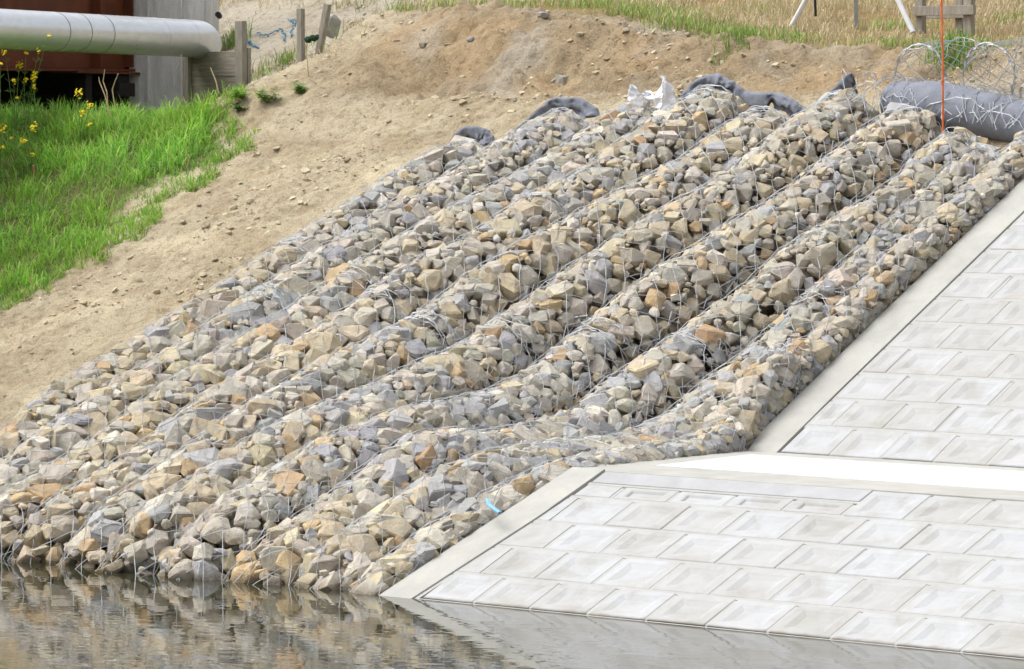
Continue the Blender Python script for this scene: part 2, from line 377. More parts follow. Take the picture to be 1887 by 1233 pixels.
EV = [1.6, 2.13, 2.55, 3.08, 3.23, 3.82, 4.26, 4.66, 5.17, 5.64, 5.88, 6.22, 6.6, 6.86]; EX = [-6.15, -6.2, -6.3, -6.62, -6.45, -6.6, -6.78, -6.9, -6.97, -7.05, -7.4, -7.95, -8.3, -8.6]
def grass_edge(u, v): return np.interp(v, EV, EX) + .45 * fbm(u * 2.6, v * 2.6, 4, 201) - .07
C = blend(C, turf, sstep(7.55, 7.85, GV) * (1 - sstep(-7.8, -8.1, GU) * sstep(10.6, 10.2, GV))); C = blend(C, np.array([.13, .14, .055]), sstep(-.05, -.35, GU - grass_edge(GU, GV)) * sstep(8.8, 8.5, GV))
C = blend(C, np.array([.10, .09, .06]), sstep(.1, -.15, GV))
g = MB(); g.grid(np.stack([GU, GV, GZ], -1), 0, C)
go = g.build('ground', M['soil'], smooth=True); tag(go, kind='structure')

w = MB(); w.grid(np.array([[[-60, -60, 0], [-60, 2.3, 0]], [[60, -60, 0], [60, 2.3, 0]]], float)); tag(w.build('water', M['water']), kind='structure')

# ------------------------------------------------------------------ stones and gabions
def make_rock(k):
    r = np.random.default_rng(1000 + k)
    n = r.integers(15, 30); P = r.normal(size=(n, 3)); p = r.uniform(2.2, 4.6)
    P /= (np.abs(P) ** p).sum(1)[:, None] ** (1 / p)
    if k % 6 == 0:                                                    # split blocks: a box with skewed faces and a few broken corners
        P = np.array([[x, y, z] for x in (-1, 1) for y in (-1, 1) for z in (-1, 1)], float) * r.uniform(.5, 1.0, (8, 3))
        P = np.vstack([P, r.normal(0, .8, (6, 3)).clip(-1, 1)]); n = len(P)
    P *= r.uniform(.88, 1.04, (n, 1)); P = P * r.uniform(.75, 1.0, 3); bm = bmesh.new()
    for q in P: bm.verts.new(q)
    res = bmesh.ops.convex_hull(bm, input=bm.verts[:])
    bmesh.ops.delete(bm, geom=[e for e in set(res['geom_interior'] + res['geom_unused']) if isinstance(e, bmesh.types.BMVert)], context='VERTS')
    bmesh.ops.dissolve_limit(bm, angle_limit=.30, verts=bm.verts[:], edges=bm.edges[:])
    try: bmesh.ops.bevel(bm, geom=bm.edges[:], offset=r.uniform(.05, .11), segments=1, affect='EDGES', clamp_overlap=True)
    except Exception: pass
    bm.verts.index_update()
    V = np.array([v.co for v in bm.verts]); V += r.normal(0, .02, V.shape)
    L = np.array([v.index for f in bm.faces for v in f.verts]); N = np.array([len(f.verts) for f in bm.faces]); bm.free()
    V -= (V.max(0) + V.min(0)) / 2; V /= np.abs(V).max(0)
    return V, L, N
ROCKS = [make_rock(k) for k in range(70)]
PAL = np.array([[.415, .385, .33], [.46, .395, .285], [.45, .335, .20], [.35, .35, .352], [.54, .505, .435], [.38, .265, .155], [.44, .40, .33], [.33, .31, .28]])
def rot_to(nrm, spin, tilt):
    z = nrm / np.linalg.norm(nrm); a = np.cross(z, [0.3, .2, .9]); a /= np.linalg.norm(a); b = np.cross(z, a)
    R = np.stack([a, b, z], 1); c, s = math.cos(spin), math.sin(spin)
    R = R @ np.array([[c, -s, 0], [s, c, 0], [0, 0, 1]]); c, s = math.cos(tilt), math.sin(tilt)
    return R @ np.array([[1, 0, 0], [0, c, -s], [0, s, c]])
def rock_into(mb, c, nrm, ext, wts, tilt=.5):
    V, L, N = ROCKS[rng.integers(len(ROCKS))]
    R = rot_to(nrm, rng.uniform(0, 2 * PI), float(np.clip(rng.normal(0, tilt), -.8, .8)))
    col = PAL[rng.choice(len(PAL), p=wts)] * rng.uniform(.93, 1.19) * (1 + rng.normal(0, .015, 3))
    mb.add((V * ext) @ R.T + c, L, N, 0, col)

NT_ = 10
CPO = [at_slope(x, y, 0, SL, 0) for x, y in ((700, 1097), (878, 978), (1056, 861))]      # outer line of the concrete edge, foot to berm
CPU = [at_slope(x, y, ZB, SU, VB2) for x, y in ((1400, 798), (1644, 560), (1887, 330))]
def ucop(v): return np.interp(v, [-1] + [p[1] for p in CPO] + [VB2] + [p[1] for p in CPU] + [9], [-.2] + [p[0] for p in CPO] + [-.14] + [p[0] for p in CPU] + [-.17])
RING_V = [3.4, 2.7, 3.05, 2.8, 2.7, 2.95, 3.2, 3.5, 4.1, 3.6]
def crest_line(x, y, slope):                                       # where a tube's crest runs on the bed
    out = []
    for yy in np.linspace(y - 30, 1075, 60):
        d = ray(x + (y - yy) / slope, yy); ts = np.linspace(21, 36, 2500); Q = CAM + d * ts[:, None]; k = np.argmax(Q[:, 2] < bed(Q[:, 0], Q[:, 1]) + .32)
        out.append(Q[k][:2])
    out = np.array(out)[::-1]; o = np.argsort(out[:, 1]); return out[o]
TOP_PX = [(870, 248), (1035, 197), (1185, 182), (1310, 156), (1425, 192), (1572, 160), (1655, 203), (1760, 236), (1856, 240)]
LINES = [crest_line(x, y, .62 + .041 * k) for k, (x, y) in enumerate(TOP_PX)]
TOPS_V = [float(np.interp(y, (0, 1), (0, 1)) * 0 + L[-1, 1]) for (x, y), L in zip(TOP_PX, LINES)]
def _top(L, x, y):
    px, py = proj(np.column_stack([L, bed(L[:, 0], L[:, 1]) + .32])); return float(np.interp(-y, -py, L[:, 1]))
TOPS_V = [_top(L, x, y) + (.16 if k >= 6 else 0) for k, (L, (x, y)) in enumerate(zip(LINES, TOP_PX))] + [5.85]
def uc(i, v):
    v = np.asarray(v, float)
    if i == 9: return ucop(v) - .13
    raw = lambda k: np.interp(v, np.r_[LINES[k][0][1] - .6, LINES[k][:, 1]], np.r_[LINES[k][0][0], LINES[k][:, 0]])
    e0, e8 = [float(np.interp(5.4, LINES[k][:, 1], LINES[k][:, 0])) for k in (0, 8)]; l0 = float(np.interp(1.0, LINES[0][:, 1], LINES[0][:, 0]))
    a = np.interp(v, [-1, 1.0, 5.4, 7], [l0, l0, e0, e0]); b_ = np.interp(v, [-1, 0, 3, 5.4, 7], [-.60, -.53, -.58, e8, e8])   # evenly spaced between the outermost two, a little looser at the top
    even = a + (b_ - a) * i / 8; k = .25 + .45 * sstep(4.2, 5.4, v)
    return np.minimum(even + (raw(i) - even) * k * sstep(3.4, 4.8, v), ucop(v) - .30)
SP = [.605] * 9
LAB_UP = [
 ('grey stone gabion tube bordering the bare earth, small cloth hood over its top end', 'grey'),
 ('gabion tube second from the bare earth, dark cloth folded round its top', 'grey'),
 ('gabion tube with torn white plastic bag sticking out of its top end', 'grey'),
 ('wire gabion tube with grey felt arched over its top end like a hood', 'mixed'),
 ('wire gabion tube with a big tan rock at its top under the sagging grey felt', 'tan'),
 ('wire gabion tube rising highest just right of the upturned end of grey felt', 'tan'),
 ('wire gabion tube of pale stones ending at the left tip of the grey cloth roll', 'mixed'),
 ('wire gabion tube whose top end reaches the foot of the orange rod', 'mixed'),
 ('wire gabion tube second from the upper concrete edge beam, right of the orange rod', 'mixed'),
 ('narrow wire gabion tube lying right against the upper concrete edge beam', 'mixed')]
LAB_LO = [
 ('low gabion tube end below the bare earth, leftmost above the left picture edge', 'tan'),
 ('low gabion tube below the bare earth, second from the left at the slope foot', 'tan'),
 ('low gabion tube, third from the left at the slope foot, tan and grey stones', 'tan'),
 ('low gabion tube reaching the water at the left edge of the photo', 'tan'),
 ('low gabion tube of tan rocks, sixth from the lower concrete edge beam', 'tan'),
 ('low gabion tube of tan rocks reaching the water, fifth from the lower concrete beam', 'tan'),
 ('low gabion tube running over grey rubble, fourth from the lower concrete beam', 'berm'),
 ('low gabion tube of sagging netting and grey rubble, third from the lower concrete beam', 'berm'),
 ('low gabion tube beside the narrow one, next to the lower concrete beam', 'berm'),
 ('narrow low gabion tube touching the lower concrete edge beam, blue strap on its stones', 'berm')]
#        greybeige tan orange bluegrey pale rust greige dark
W = dict(grey=[.36, .13, .01, .20, .06, .01, .21, .02], mixed=[.30, .24, .03, .16, .06, .01, .19, .01], tan=[.26, .33, .06, .11, .07, .01, .15, .01], berm=[.27, .12, .02, .36, .04, .01, .17, .01])
W = {k: np.array(v) / sum(v) for k, v in W.items()}

def build_gabion(i, seg):
    label, tone = (LAB_UP if seg == 'up' else LAB_LO)[i]
    r2 = np.random.default_rng(50 + i + (100 if seg == 'up' else 0))
    v0, v1 = (RING_V[i] + .03, TOPS_V[i]) if seg == 'up' else (-.32 + .12 * vnoise(np.array(i * 3.7), np.array(.5), 9), RING_V[i] - .03)
    vs = np.arange(v0, v1 + .02, .04)
    ph = i * 5.37 % 9
    nb = [k for k in (i - 1, i + 1) if 0 <= k < 9]
    gap = lambda v: np.mean([np.abs(uc(k, v) - uc(i, v)) for k in nb], axis=0) if i < 9 else np.full(np.shape(v), .42)
    def prof(v):
        v = np.asarray(v, float)
        lowk = sstep(3.4, 2.4, v) * (.15, .15, .15, .2, .3, .45, .7, 1, 1, 1)[i]; lowk = np.maximum(lowk, .65 * sstep(1.7, .5, v))
        c = .045 * (1 - lowk) + .03 * lowk - (.13 if i == 8 else (.20 if seg == 'up' else .145) if i == 9 else .06 if i == 7 else .02 if i == 6 else 0.0); Rn = (.30 - .02 * sstep(3.5, 5.5, v)) * (1 - lowk) + .17 * lowk
        c = c + (.035 if i < 6 else .075) * (vnoise(v * 1.9 + ph, v * 0 + i * 1.7, 31) + .5 * vnoise(v * 4.3 + ph, v * 0 + i * 1.7, 32)); dive = np.clip(.26 + .18 * vnoise(v * 0 + i * 2.3, v * 0 + .3, 12) - v, 0, 9) ** 2 * 1.9
        endr = 1.0 - .12 * sstep(v1 - .25, v1, v) if seg == 'up' else np.ones_like(v)
        zb = bedi(v)
        Rn = Rn * (1 + .10 * vnoise(v * 1.3 + ph, v * 0 + i, 3)) * endr
        Rl = np.clip(gap(v) * (.505 + .04 * lowk), .16, .34) * (1 + .05 * vnoise(v * 1.1 + ph, v * 0 + i + 20, 4)) * (endr if seg == 'up' else 1)
        u = uc(i, v) + (.02 if i == 9 else .06) * vnoise(v * .9 + ph, v * 0 + 7 + i, 5)
        pass
        return u, zb + c - dive, Rn, Rl
    vs_ = np.arange(-1.5, 8, .06); bs_ = bed(uc(i, vs_), vs_); bs_ = np.where(vs_ <= .1, base(vs_), bs_)
    bs_ = np.convolve(np.pad(bs_, 6, mode='edge'), np.ones(13) / 13, 'valid'); bs_[:7] = base(vs_[:7]); bs_[-7:] = base(vs_[-7:])
    bedi = lambda v: np.interp(v, vs_, bs_)
    def surf(v, th, off=0.0):
        u, zc, Rn, Rl = prof(v)
        e = 1e-2; s = (np.interp(np.asarray(v) + e, vs_, bs_) - np.interp(np.asarray(v) - e, vs_, bs_)) / (2 * e)
        ln = np.sqrt(1 + s * s); ny, nz = -s / ln, 1 / ln
        ct, st = np.cos(th), np.sin(th)
        P = np.stack([u + (Rl + off) * st, v + (Rn + off) * ct * ny, zc + (Rn + off) * ct * nz], -1)
        Nn = np.stack([st, ct * ny, ct * nz], -1)
        return P, Nn
    root = empty('gabion', surf(np.array([(v0 + v1) / 2]), np.array([0.0]))[0][0] - np.array([0, 0, .35]), label, 'gabion', 'wire gabion tubes laid down the slope')
    # --- stones on the outside of the packing
    R = .31; Lr = (v1 - v0) * 1.12; cell = .1; gridd = {}; placed = []
    area = Lr * R * 3.6
    plan = [(.074, .096, int(area * 3), .84), (.052, .073, int(area * 50), .86), (.037, .052, int(area * 300), .88), (.023, .038, int(area * 420), .92), (.012, .022, int(area * 260), .95)]
    def try_put(v, th, r, fac):
        x = v * 1.12; y = th * R; gx, gy = int(x // cell), int(y // cell)
        for ax in range(gx - 3, gx + 4):
            for ay in range(gy - 3, gy + 4):
                for (px, py, pr) in gridd.get((ax, ay), ()):
                    if (px - x) ** 2 + (py - y) ** 2 < (fac * (pr + r)) ** 2: return False
        gridd.setdefault((gx, gy), []).append((x, y, r)); placed.append((v, th, r)); return True
    for a, b, n, fac in plan:
        for _ in range(n):
            v = r2.uniform(v0, v1); k = 1.12 if v < 1.1 else (1.10 if v < 2.6 else 1.05 - .09 * (v - 2.6))
            if seg != 'up' and i >= 5 and .8 < v < 3.2 and a > .06: k *= .75
            tm = .95 if a >= .05 else (1.25 if a >= .03 else (1.45 if a > .02 else 1.6)); try_put(v, r2.uniform(-tm, tm), r2.uniform(a, b) * k, fac)
    inds, fill = [], MB()
    vv = np.array([p[0] for p in placed]); tt = np.array([p[1] for p in placed]); rr = np.array([p[2] for p in placed])
    P, Nn = surf(vv, tt)
    e3 = np.stack([rr * r2.uniform(1.05, 1.4, len(rr)), rr * r2.uniform(.85, 1.08, len(rr)), rr * r2.uniform(.6, .95, len(rr))], 1)
    Cc = P - Nn * (e3[:, 2] * r2.uniform(.55, .95, len(rr)))[:, None]
    if i == 8 or True:
        over = np.maximum(0, Cc[:, 0] + rr * 1.15 - ucop(Cc[:, 1])) if i >= 8 else 0; Cc[:, 0] -= over
    px, py = proj(Cc); toc = CAM - Cc; toc /= np.linalg.norm(toc, axis=1)[:, None]
    vis = (px > -60) & (px < 1947) & (py > -60) & (py < 1290) & ((Nn * toc).sum(1) > .12) & (Cc[:, 2] > -.04)
    keep = (px > -700) & (px < 2500) & (Cc[:, 2] > -.35)
    order = np.argsort(-rr * vis); pick = set(order[:100][vis[order[:100]]].tolist())
    wmix = lambda v: W['berm'] * .6 + W[tone] * .4 if (i >= 4 and .75 < v < 2.9) else (W['tan'] if v < .8 else W[tone])
    for k in range(len(rr)):
        if not keep[k]: continue
        if k in pick:
            m1 = MB(); rock_into(m1, Cc[k], Nn[k], e3[k], wmix(vv[k]), .45); inds.append((m1, Cc[k]))
        else: rock_into(fill, Cc[k], Nn[k], e3[k], wmix(vv[k]), .6)
    for _ in range(int(area * 90)):                               # the stones deeper in
        v = r2.uniform(v0, v1); th = r2.uniform(-1.9, 1.9); r = r2.uniform(.04, .07)
        p, n = surf(v, th, -.135)
        x, y = proj(p)
        if -700 < x < 2500 and p[2] > -.4:
            if i >= 8: p = p - np.array([max(0, p[0] + r * 1.25 - float(ucop(p[1]))), 0, 0])
            rock_into(fill, p, n, np.array([r * 1.2, r, r * .9]), wmix(v), .6)
    if seg == 'up':                                               # rounded top end
        for _ in range(46):
            th = r2.uniform(-1.5, 1.5); q = math.sqrt(r2.uniform(0, 1)); p, n = surf(v1 + .02, th, 0)
            u, zc, Rn, Rl = prof(np.array(v1)); c0 = np.array([float(u), v1 + .02, float(zc)])
            r = r2.uniform(.04, .085)
            rock_into(fill, c0 + (p - c0) * q * .85 + np.array([0, .06 * (1 - q), 0]), np.array([n[0] * q, .6, n[2] * q]), np.array([r * 1.2, r, r * .8]), W[tone], .5)
    if fill.V: fo = fill.build('stone_fill', M['stone'], root); tag(fo, kind='stuff')
    for m1, c in inds: m1.build('stone', M['stone'], root, origin=c)
    # --- woven wire
    net = MB(); ds, nth = .150, 11; ni = int((v1 - v0) / ds) + 1; ths = np.linspace(-1.55, 1.55, nth)
    I, J = np.meshgrid(np.arange(ni + 1), np.arange(nth), indexing='ij')
    sv = np.clip(v0 + I * ds + (J % 2) * ds / 2 + r2.normal(0, .010, I.shape), v0, v1 + .03)
    tv = ths[J] + r2.normal(0, .03, I.shape)
    NP, NN = surf(sv.ravel(), tv.ravel(), .004)
    NP = (NP + NN * r2.uniform(.012, .026, (len(NP), 1))).reshape(I.shape + (3,))
    if i >= 8: NP[..., 0] = np.minimum(NP[..., 0], ucop(NP[..., 1]) - .012)
    A, B = [], []
    for j in range(nth - 1):
        a = NP[:, j]; b = NP[:, j + 1]
        if j % 2 == 0: A += [a, a[1:]]; B += [b, b[:-1]]
        else: A += [a, a[:-1]]; B += [b, b[1:]]
    A = np.concatenate(A); B = np.concatenate(B)
    ok = (np.linalg.norm(A - B, axis=1) > .02) & (np.maximum(A[:, 2], B[:, 2]) > -.15)
    x, _ = proj(A); ok &= (x > -500) & (x < 2400)
    A, B = A[ok], B[ok]; mid = (A + B) / 2 + r2.normal(0, .0035, A.shape)
    if i >= 8: mid[:, 0] = np.minimum(mid[:, 0], ucop(mid[:, 1]) - .012)
    net.segs(A, mid, .0021); net.segs(mid, B, .0021)
    net.build('wire_netting', M['wire'], root)
    # --- bundled end hoop and the lacing along the seam
    ends = [v0 + .03] + ([v1 - .02] if seg == 'up' else [v1 - .03])
    if seg == 'up' and i in (3, 7): ends.append(v0 + (v1 - v0) * (.42 + .07 * (i % 3)))
    for ve in ends:
        if ve < .2: continue
        hoop = MB()
        for b in range(2):
            th = np.linspace(-1.5, 1.5, 22); q, n = surf(ve + r2.normal(0, .02) + .03 * np.sin(th * 2 + b) + r2.normal(0, .006, 22), th + .0, .012)
            q = q + n * r2.uniform(-.004, .018, (22, 1))
            if i >= 8: q[:, 0] = np.minimum(q[:, 0], ucop(q[:, 1]) - .012)
            hoop.segs(q[:-1], q[1:], .0024)
        th = np.linspace(-1.5, 1.5, 90); q, n = surf(ve + .022 * np.cos(th * 44), th, .014); q = q + n * (.007 * np.sin(th * 44))[:, None]
        if i >= 8: q[:, 0] = np.minimum(q[:, 0], ucop(q[:, 1]) - .012)
        hoop.segs(q[:-1], q[1:], .0014)
        hoop.build('end_hoop', M['wire'], root)
    if i < 9:
        lace = MB(); k = max(6, int(Lr / .07)); v = np.linspace(max(v0, .25), v1 - .1, k)
        for b in range(2):
            q, n = surf(v, np.full(k, 1.18) + r2.normal(0, .06, k), .012 + .012 * b)
            q = q + r2.normal(0, .010, q.shape)
            ok = q[:, 2] > -.1; q = q[ok]
            if len(q) > 2: lace.segs(q[:-1], q[1:], .0028)
        for _ in range(int(Lr * .7)):                            # stray tie ends
            vv_ = r2.uniform(max(v0, .25), v1); a, n = surf(vv_, 1.2 + r2.normal(0, .15), .01)
            pts = [a]
            for _k in range(5): pts.append(pts[-1] + r2.normal(0, .05, 3) * np.array([.7, 1.2, .6]) + n * .004)
            pts = np.array(pts)
            if pts[:, 2].min() > 0: lace.segs(pts[:-1], pts[1:], .0018)
        if lace.V: lace.build('lacing_wire', M['wire'], root)
    return root
for i in range(NT_):
    build_gabion(i, 'up'); build_gabion(i, 'lo')

# ------------------------------------------------------------------ concrete revetments, berm
def block_mesh(w, h, name):
    """a cast block: flat rim, sloping sides down to a sunk panel; origin at its centre, top rim at z = 0"""
    def rect(a, b, z): return [(-a, -b, z), (a, -b, z), (a, b, z), (-a, b, z)]
    rx, ry = min(.055, w * .17), min(.042, h * .17); d = .0115; s = min(.042, h * .155)
    rings = [rect(w / 2, h / 2, -.07), rect(w / 2, h / 2, -.004), rect(w / 2 - .005, h / 2 - .005, 0), rect(w / 2 - rx, h / 2 - ry, 0), rect(w / 2 - rx - .010, h / 2 - ry - .008, -.003), rect(w / 2 - rx - s, h / 2 - ry - s, -d)]
    V = [p for r in rings for p in r]; L = []; N = []
    for k in range(len(rings) - 1):
        for e in range(4): L += [4 * k + e, 4 * k + (e + 1) % 4, 4 * (k + 1) + (e + 1) % 4, 4 * (k + 1) + e]; N.append(4)
    k = 4 * (len(rings) - 1); L += [k, k + 1, k + 2, k + 3]; N.append(4)
    m = MB(); m.add(np.array(V), L, N); o = m.build(name, M['block']); me = o.data; bpy.data.objects.remove(o); return me
lowz = lambda v: SL * v
upz = lambda v: ZB + SU * (v - VB2)
JN = {}
def note(root, u, v0, v1): JN.setdefault(root.name, []).append((u, v0, v1))
def joint_strips(root, zf, rows, uf, u1):
    m = MB(); g_ = .0125
    for v in rows: prism([(uf(v) + .002, v - g_, zf(v - g_) - .0035), (u1, v - g_, zf(v - g_) - .0035), (u1, v + g_, zf(v + g_) - .0035), (uf(v) + .002, v + g_, zf(v + g_) - .0035)], .02, m)
    for u, v0, v1 in JN.get(root.name, ()):
        a, b_ = v0 + g_ + .001, v1 - g_ - .001
        prism([(u - g_, a, zf(a) - .0042), (u + g_, a, zf(a) - .0042), (u + g_, b_, zf(b_) - .0042), (u - g_, b_, zf(b_) - .0042)], .02, m)
    for a, b_ in zip(rows[:-1], rows[1:]):                         # and the seam along the edge beam
        a, b_ = a + g_ + .001, b_ - g_ - .001
        prism([(uf(a) + .002, a, zf(a) - .005), (uf(a) + .028, a, zf(a) - .005), (uf(b_) + .028, b_, zf(b_) - .005), (uf(b_) + .002, b_, zf(b_) - .005)], .02, m)
    m.build('joint_mortar', M['grout'], root)
def place_block(root, me_cache, u0, u1, v0, v1, zf):
    note(root, u1, v0, v1); s = math.atan(zf(1) - zf(0)); key = (round(u1 - u0, 3), round(v1 - v0, 3), round(s, 3))
    if key not in me_cache: me_cache[key] = block_mesh(u1 - u0 - .019, (v1 - v0) / math.cos(s) - .017, 'block')
    o = bpy.data.objects.new('block', me_cache[key]); COL.objects.link(o); o.parent = root
    o.location = Vector(((u0 + u1) / 2 + rng.normal(0, .0015), (v0 + v1) / 2, (zf(v0) + zf(v1)) / 2 + rng.normal(0, .0012))) - root.location
    o.rotation_euler = (s + rng.normal(0, .003), rng.normal(0, .003), rng.normal(0, .003)); return o
def prism(pts, th, mb):                                           # a plate with the given top outline (counter-clockwise from above), th thick
    P = np.array(pts, float); n = len(P); c = P.mean(0); Q = P.copy(); q = P + (c - P) / np.linalg.norm(c - P, axis=1)[:, None] * .004
    A = Q - [0, 0, .005]; B = P - [0, 0, th]; V = np.vstack([q, A, B]); L = list(range(n)); N = [n]
    for a, b in ((0, n), (n, 2 * n)):
        for e in range(n): L += [a + e, b + e, b + (e + 1) % n, a + (e + 1) % n]; N.append(4)
    mb.add(V, L, N)
def plate(name, mat, root, uv, zf, off, th):
    m = MB(); prism([(u, v, float(zf(v)) + off) for u, v in uv], th, m); return m.build(name, mat, root)
cache = {}
lo = empty('concrete_revetment', (1.5, .6, .1), 'lower concrete revetment of sunken rectangular blocks rising from the water', 'revetment')
vi = np.array([-.9, .015, .302, .554, .791, 1.046, 1.232]); ui = np.array([.10, .234, .272, .312, .345, .368, .369])
uin = lambda v: float(np.interp(v, vi, ui)); uout = lambda v: float(ucop(v))
VT = CPO[2][1]
plate('edge_beam', M['coping'], lo, [(uout(-.9), -.9), (uin(-.9), -.9), (uin(0), 0), (uin(.5), .5), (uin(.8), .8), (uin(VT), VT), (uout(VT), VT), (uout(.6), .6), (uout(0), 0)], lowz, .004, .25)
plate('mortar_bed', M['grout'], lo, [(uin(-.9) + .003, -.9), (8, -.9), (8, VT), (uin(VT) + .003, VT), (uin(.8) + .003, .8), (uin(.5) + .003, .5), (uin(0) + .003, 0)], lowz, -.024, .2)
pitch, PH = .3815, .6385                                           # block width along the bank; where one joint of the first row stands
def cut_block(root, u0, u1, v0, v1, zf, uf, mat):                  # the trimmed block next to the edge beam: plain, cut along the beam
    note(root, u1, v0, v1); g_ = .010; a0, a1 = uf(v0) + .02, uf(v1) + .02
    if u1 - g_ - max(a0, a1) < .03: return
    m = MB(); prism([(max(a0, u0 + g_), v0 + .010, zf(v0 + .010)), (u1 - g_, v0 + .010, zf(v0 + .010)), (u1 - g_, v1 - .010, zf(v1 - .010)), (max(a1, u0 + g_), v1 - .010, zf(v1 - .010))], .08, m); m.build('block', mat, root, origin=np.array([(u0 + u1) / 2, (v0 + v1) / 2, zf((v0 + v1) / 2)]))
for k, (v0, v1) in enumerate([(-.247, -.012), (.012, .2555), (.2555, .5135), (.5135, .7555), (.7555, .998), (.998, None)]):
    ph = PH + (pitch / 2 if k % 2 == 0 else 0) - (0 if k % 2 else 0)
    u = ph - 2 * pitch
    while u < 6.2:
        a, b_ = u, u + pitch; w1 = v1 if v1 else (1.122 if b_ < 2.2 else 1.240); lim = max(uin(v0), uin(w1)) + .012
        if b_ > lim:
            if a >= lim - .06 and a + .09 > lim and a < lim: place_block(lo, cache, lim, b_, v0, w1, lowz)
            elif a < lim: cut_block(lo, a, b_, v0, w1, lowz, uin, M['block'])
            else: place_block(lo, cache, a, b_, v0, w1, lowz)
        u += pitch
joint_strips(lo, lowz, [0.0, .2555, .5135, .7555, .998], uin, 7.5)
m = MB(); prism([(uin(1.12) + .003, 1.119, lowz(1.119) - .0035), (2.185, 1.119, lowz(1.119) - .0035), (2.185, 1.137, lowz(1.137) - .0035), (uin(1.13) + .003, 1.137, lowz(1.137) - .0035)], .02, m); m.build('plank_joint', M['grout'], lo)
plate('capping_plank', M['plank'], lo, [(uin(1.13) + .02, 1.134), (2.17, 1.134), (2.17, 1.236), (uin(1.236) + .02, 1.236)], lowz, .001, .1)
up_ = empty('concrete_revetment', (1.5, 4, 1.0), 'upper concrete revetment of sunken rectangular blocks above the white berm', 'revetment')
U0 = .052
plate('edge_beam', M['coping'], up_, [(-.14, VB2 - .02), (.062, VB2 - .02), (U0, 3.5), (U0, 4.2), (U0, 6.6), (uout(6.6), 6.6), (uout(5.3), 5.3), (uout(4.2), 4.2), (uout(3.1), 3.1)], upz, .004, .25)
plate('mortar_bed', M['grout'], up_, [(.064, VB2 - .02), (6, VB2 - .02), (6, 6.6), (U0 + .003, 6.6), (U0 + .003, 3.5)], upz, -.024, .2)
pw = .3585
for k in range(15):
    v0 = 2.966 + .2345 * k - .0009 * k * k; v1 = 2.966 + .2345 * (k + 1) - .0009 * (k + 1) ** 2; u = .070 if k % 2 == 0 else .070 - pw / 2; umax = 3.2 - .17 * k
    while u < umax:
        if u < 0: place_block(up_, cache, .070, u + pw, v0, v1, upz)
        else: place_block(up_, cache, u, u + pw, v0, v1, upz)
        u += pw
joint_strips(up_, upz, [2.966 + .2345 * k - .0009 * k * k for k in range(1, 16)], lambda v: U0 + .004, 5.5)
def bq(x, y): p = at_z(x, y, ZB); return (p[0], p[1])
A0, A1 = bq(1056, 861), (-.14, VB2 - .025)
W0, W1 = bq(1205, 861), bq(1383, 840.5)
b = MB(); prism([(*W0, ZB + .010), (*bq(1887, 907.5), ZB + .010), (7.5, bq(1887, 907.5)[1] + .15, ZB + .010), (7.5, bq(1887, 872)[1] - .05, ZB + .010), (*bq(1887, 872), ZB + .010), (*W1, ZB + .010)], .2, b); tag(b.build('path', M['berm']), kind='structure')
kb = empty('berm_kerb', (2, 2, .3), 'beige concrete border framing the white berm slab on three sides', 'kerb')
FR = max(VT, 1.245)
m = MB(); prism([(A0[0], A0[1] + .003, ZB + .006), (.372, FR, ZB + .006), (W0[0] - .003, W0[1], ZB + .006), (W1[0] - .003, W1[1], ZB + .006), (.05, VB2 - .025, ZB + .006), (A1[0], A1[1], ZB + .006)], .2, m); m.build('left_border', M['coping'], kb)
m = MB(); prism([(.375, FR, ZB + .007), (7.5, FR, ZB + .007), (7.5, bq(1887, 907.5)[1] + .147, ZB + .007), (bq(1887, 907.5)[0], bq(1887, 907.5)[1] - .003, ZB + .007), (W0[0], W0[1] - .003, ZB + .007)], .2, m); m.build('front_border', M['coping'], kb)
m = MB(); prism([(W1[0], W1[1] + .003, ZB + .008), (bq(1887, 872)[0], bq(1887, 872)[1] + .003, ZB + .008), (7.5, bq(1887, 872)[1] - .047, ZB + .008), (7.5, VB2 - .025, ZB + .008), (.053, VB2 - .025, ZB + .008)], .2, m); m.build('rear_border', M['coping'], kb)

# ------------------------------------------------------------------ loose soil, gravel
def on_ground(u, v): return float(terrain(np.array(u), np.array(v)))
def scatter(name, n, fu, fv, mask, rr, cols, label, mat):
    m = MB(); u = rng.uniform(*fu, n); v = rng.uniform(*fv, n); k = mask(u, v) > rng.uniform(0, 1, n); u, v = u[k], v[k]; z = terrain(u, v)
    x, y = proj(np.stack([u, v, z], -1)); ok = (x > -200) & (x < 2100)
    for a, b_, c in zip(u[ok], v[ok], z[ok]):
        r = rr[0] + (rr[1] - rr[0]) * rng.random() ** 6; V, L, N = ROCKS[rng.integers(len(ROCKS))]
        R = rot_to(np.array([0, -.3, 1.0]), rng.uniform(0, 6.3), rng.normal(0, .4)); e = r * np.array([rng.uniform(.8, 1.4), rng.uniform(.8, 1.2), rng.uniform(.35, .7)])
        m.add((V * e) @ R.T + np.array([a, b_, c + e[2] * .05]), L, N, 0, cols[rng.integers(len(cols))] * rng.uniform(.85, 1.15))
    o = m.build(name, mat); tag(o, label, name.replace('_', ' '), kind='stuff'); return o
dirt_m = lambda u, v: np.clip(.25 + 1.4 * fbm(u * 1.7, v * 1.7, 3, 15), 0.04, 1) * (v < 7.6) * ((u < -4.75) | (v > 5.7)) * (u > np.interp(v, EV, EX) - .1)
scatter('soil_clods', 48000, (-8.2, -.3), (1.2, 7.7), dirt_m, (.004, .025), [tan, brown, tan * .9, pale * .95], 'loose clods and crumbs of dry tan soil on the bare slope', M['clod'])
scatter('gravel', 2600, (-10.6, -7.8), (8.6, 10.6), lambda u, v: np.ones_like(u) * .9, (.005, .022), [grey * 1.2, grey, tan * .95], 'loose grey gravel bank behind the timber boards', M['clod'])

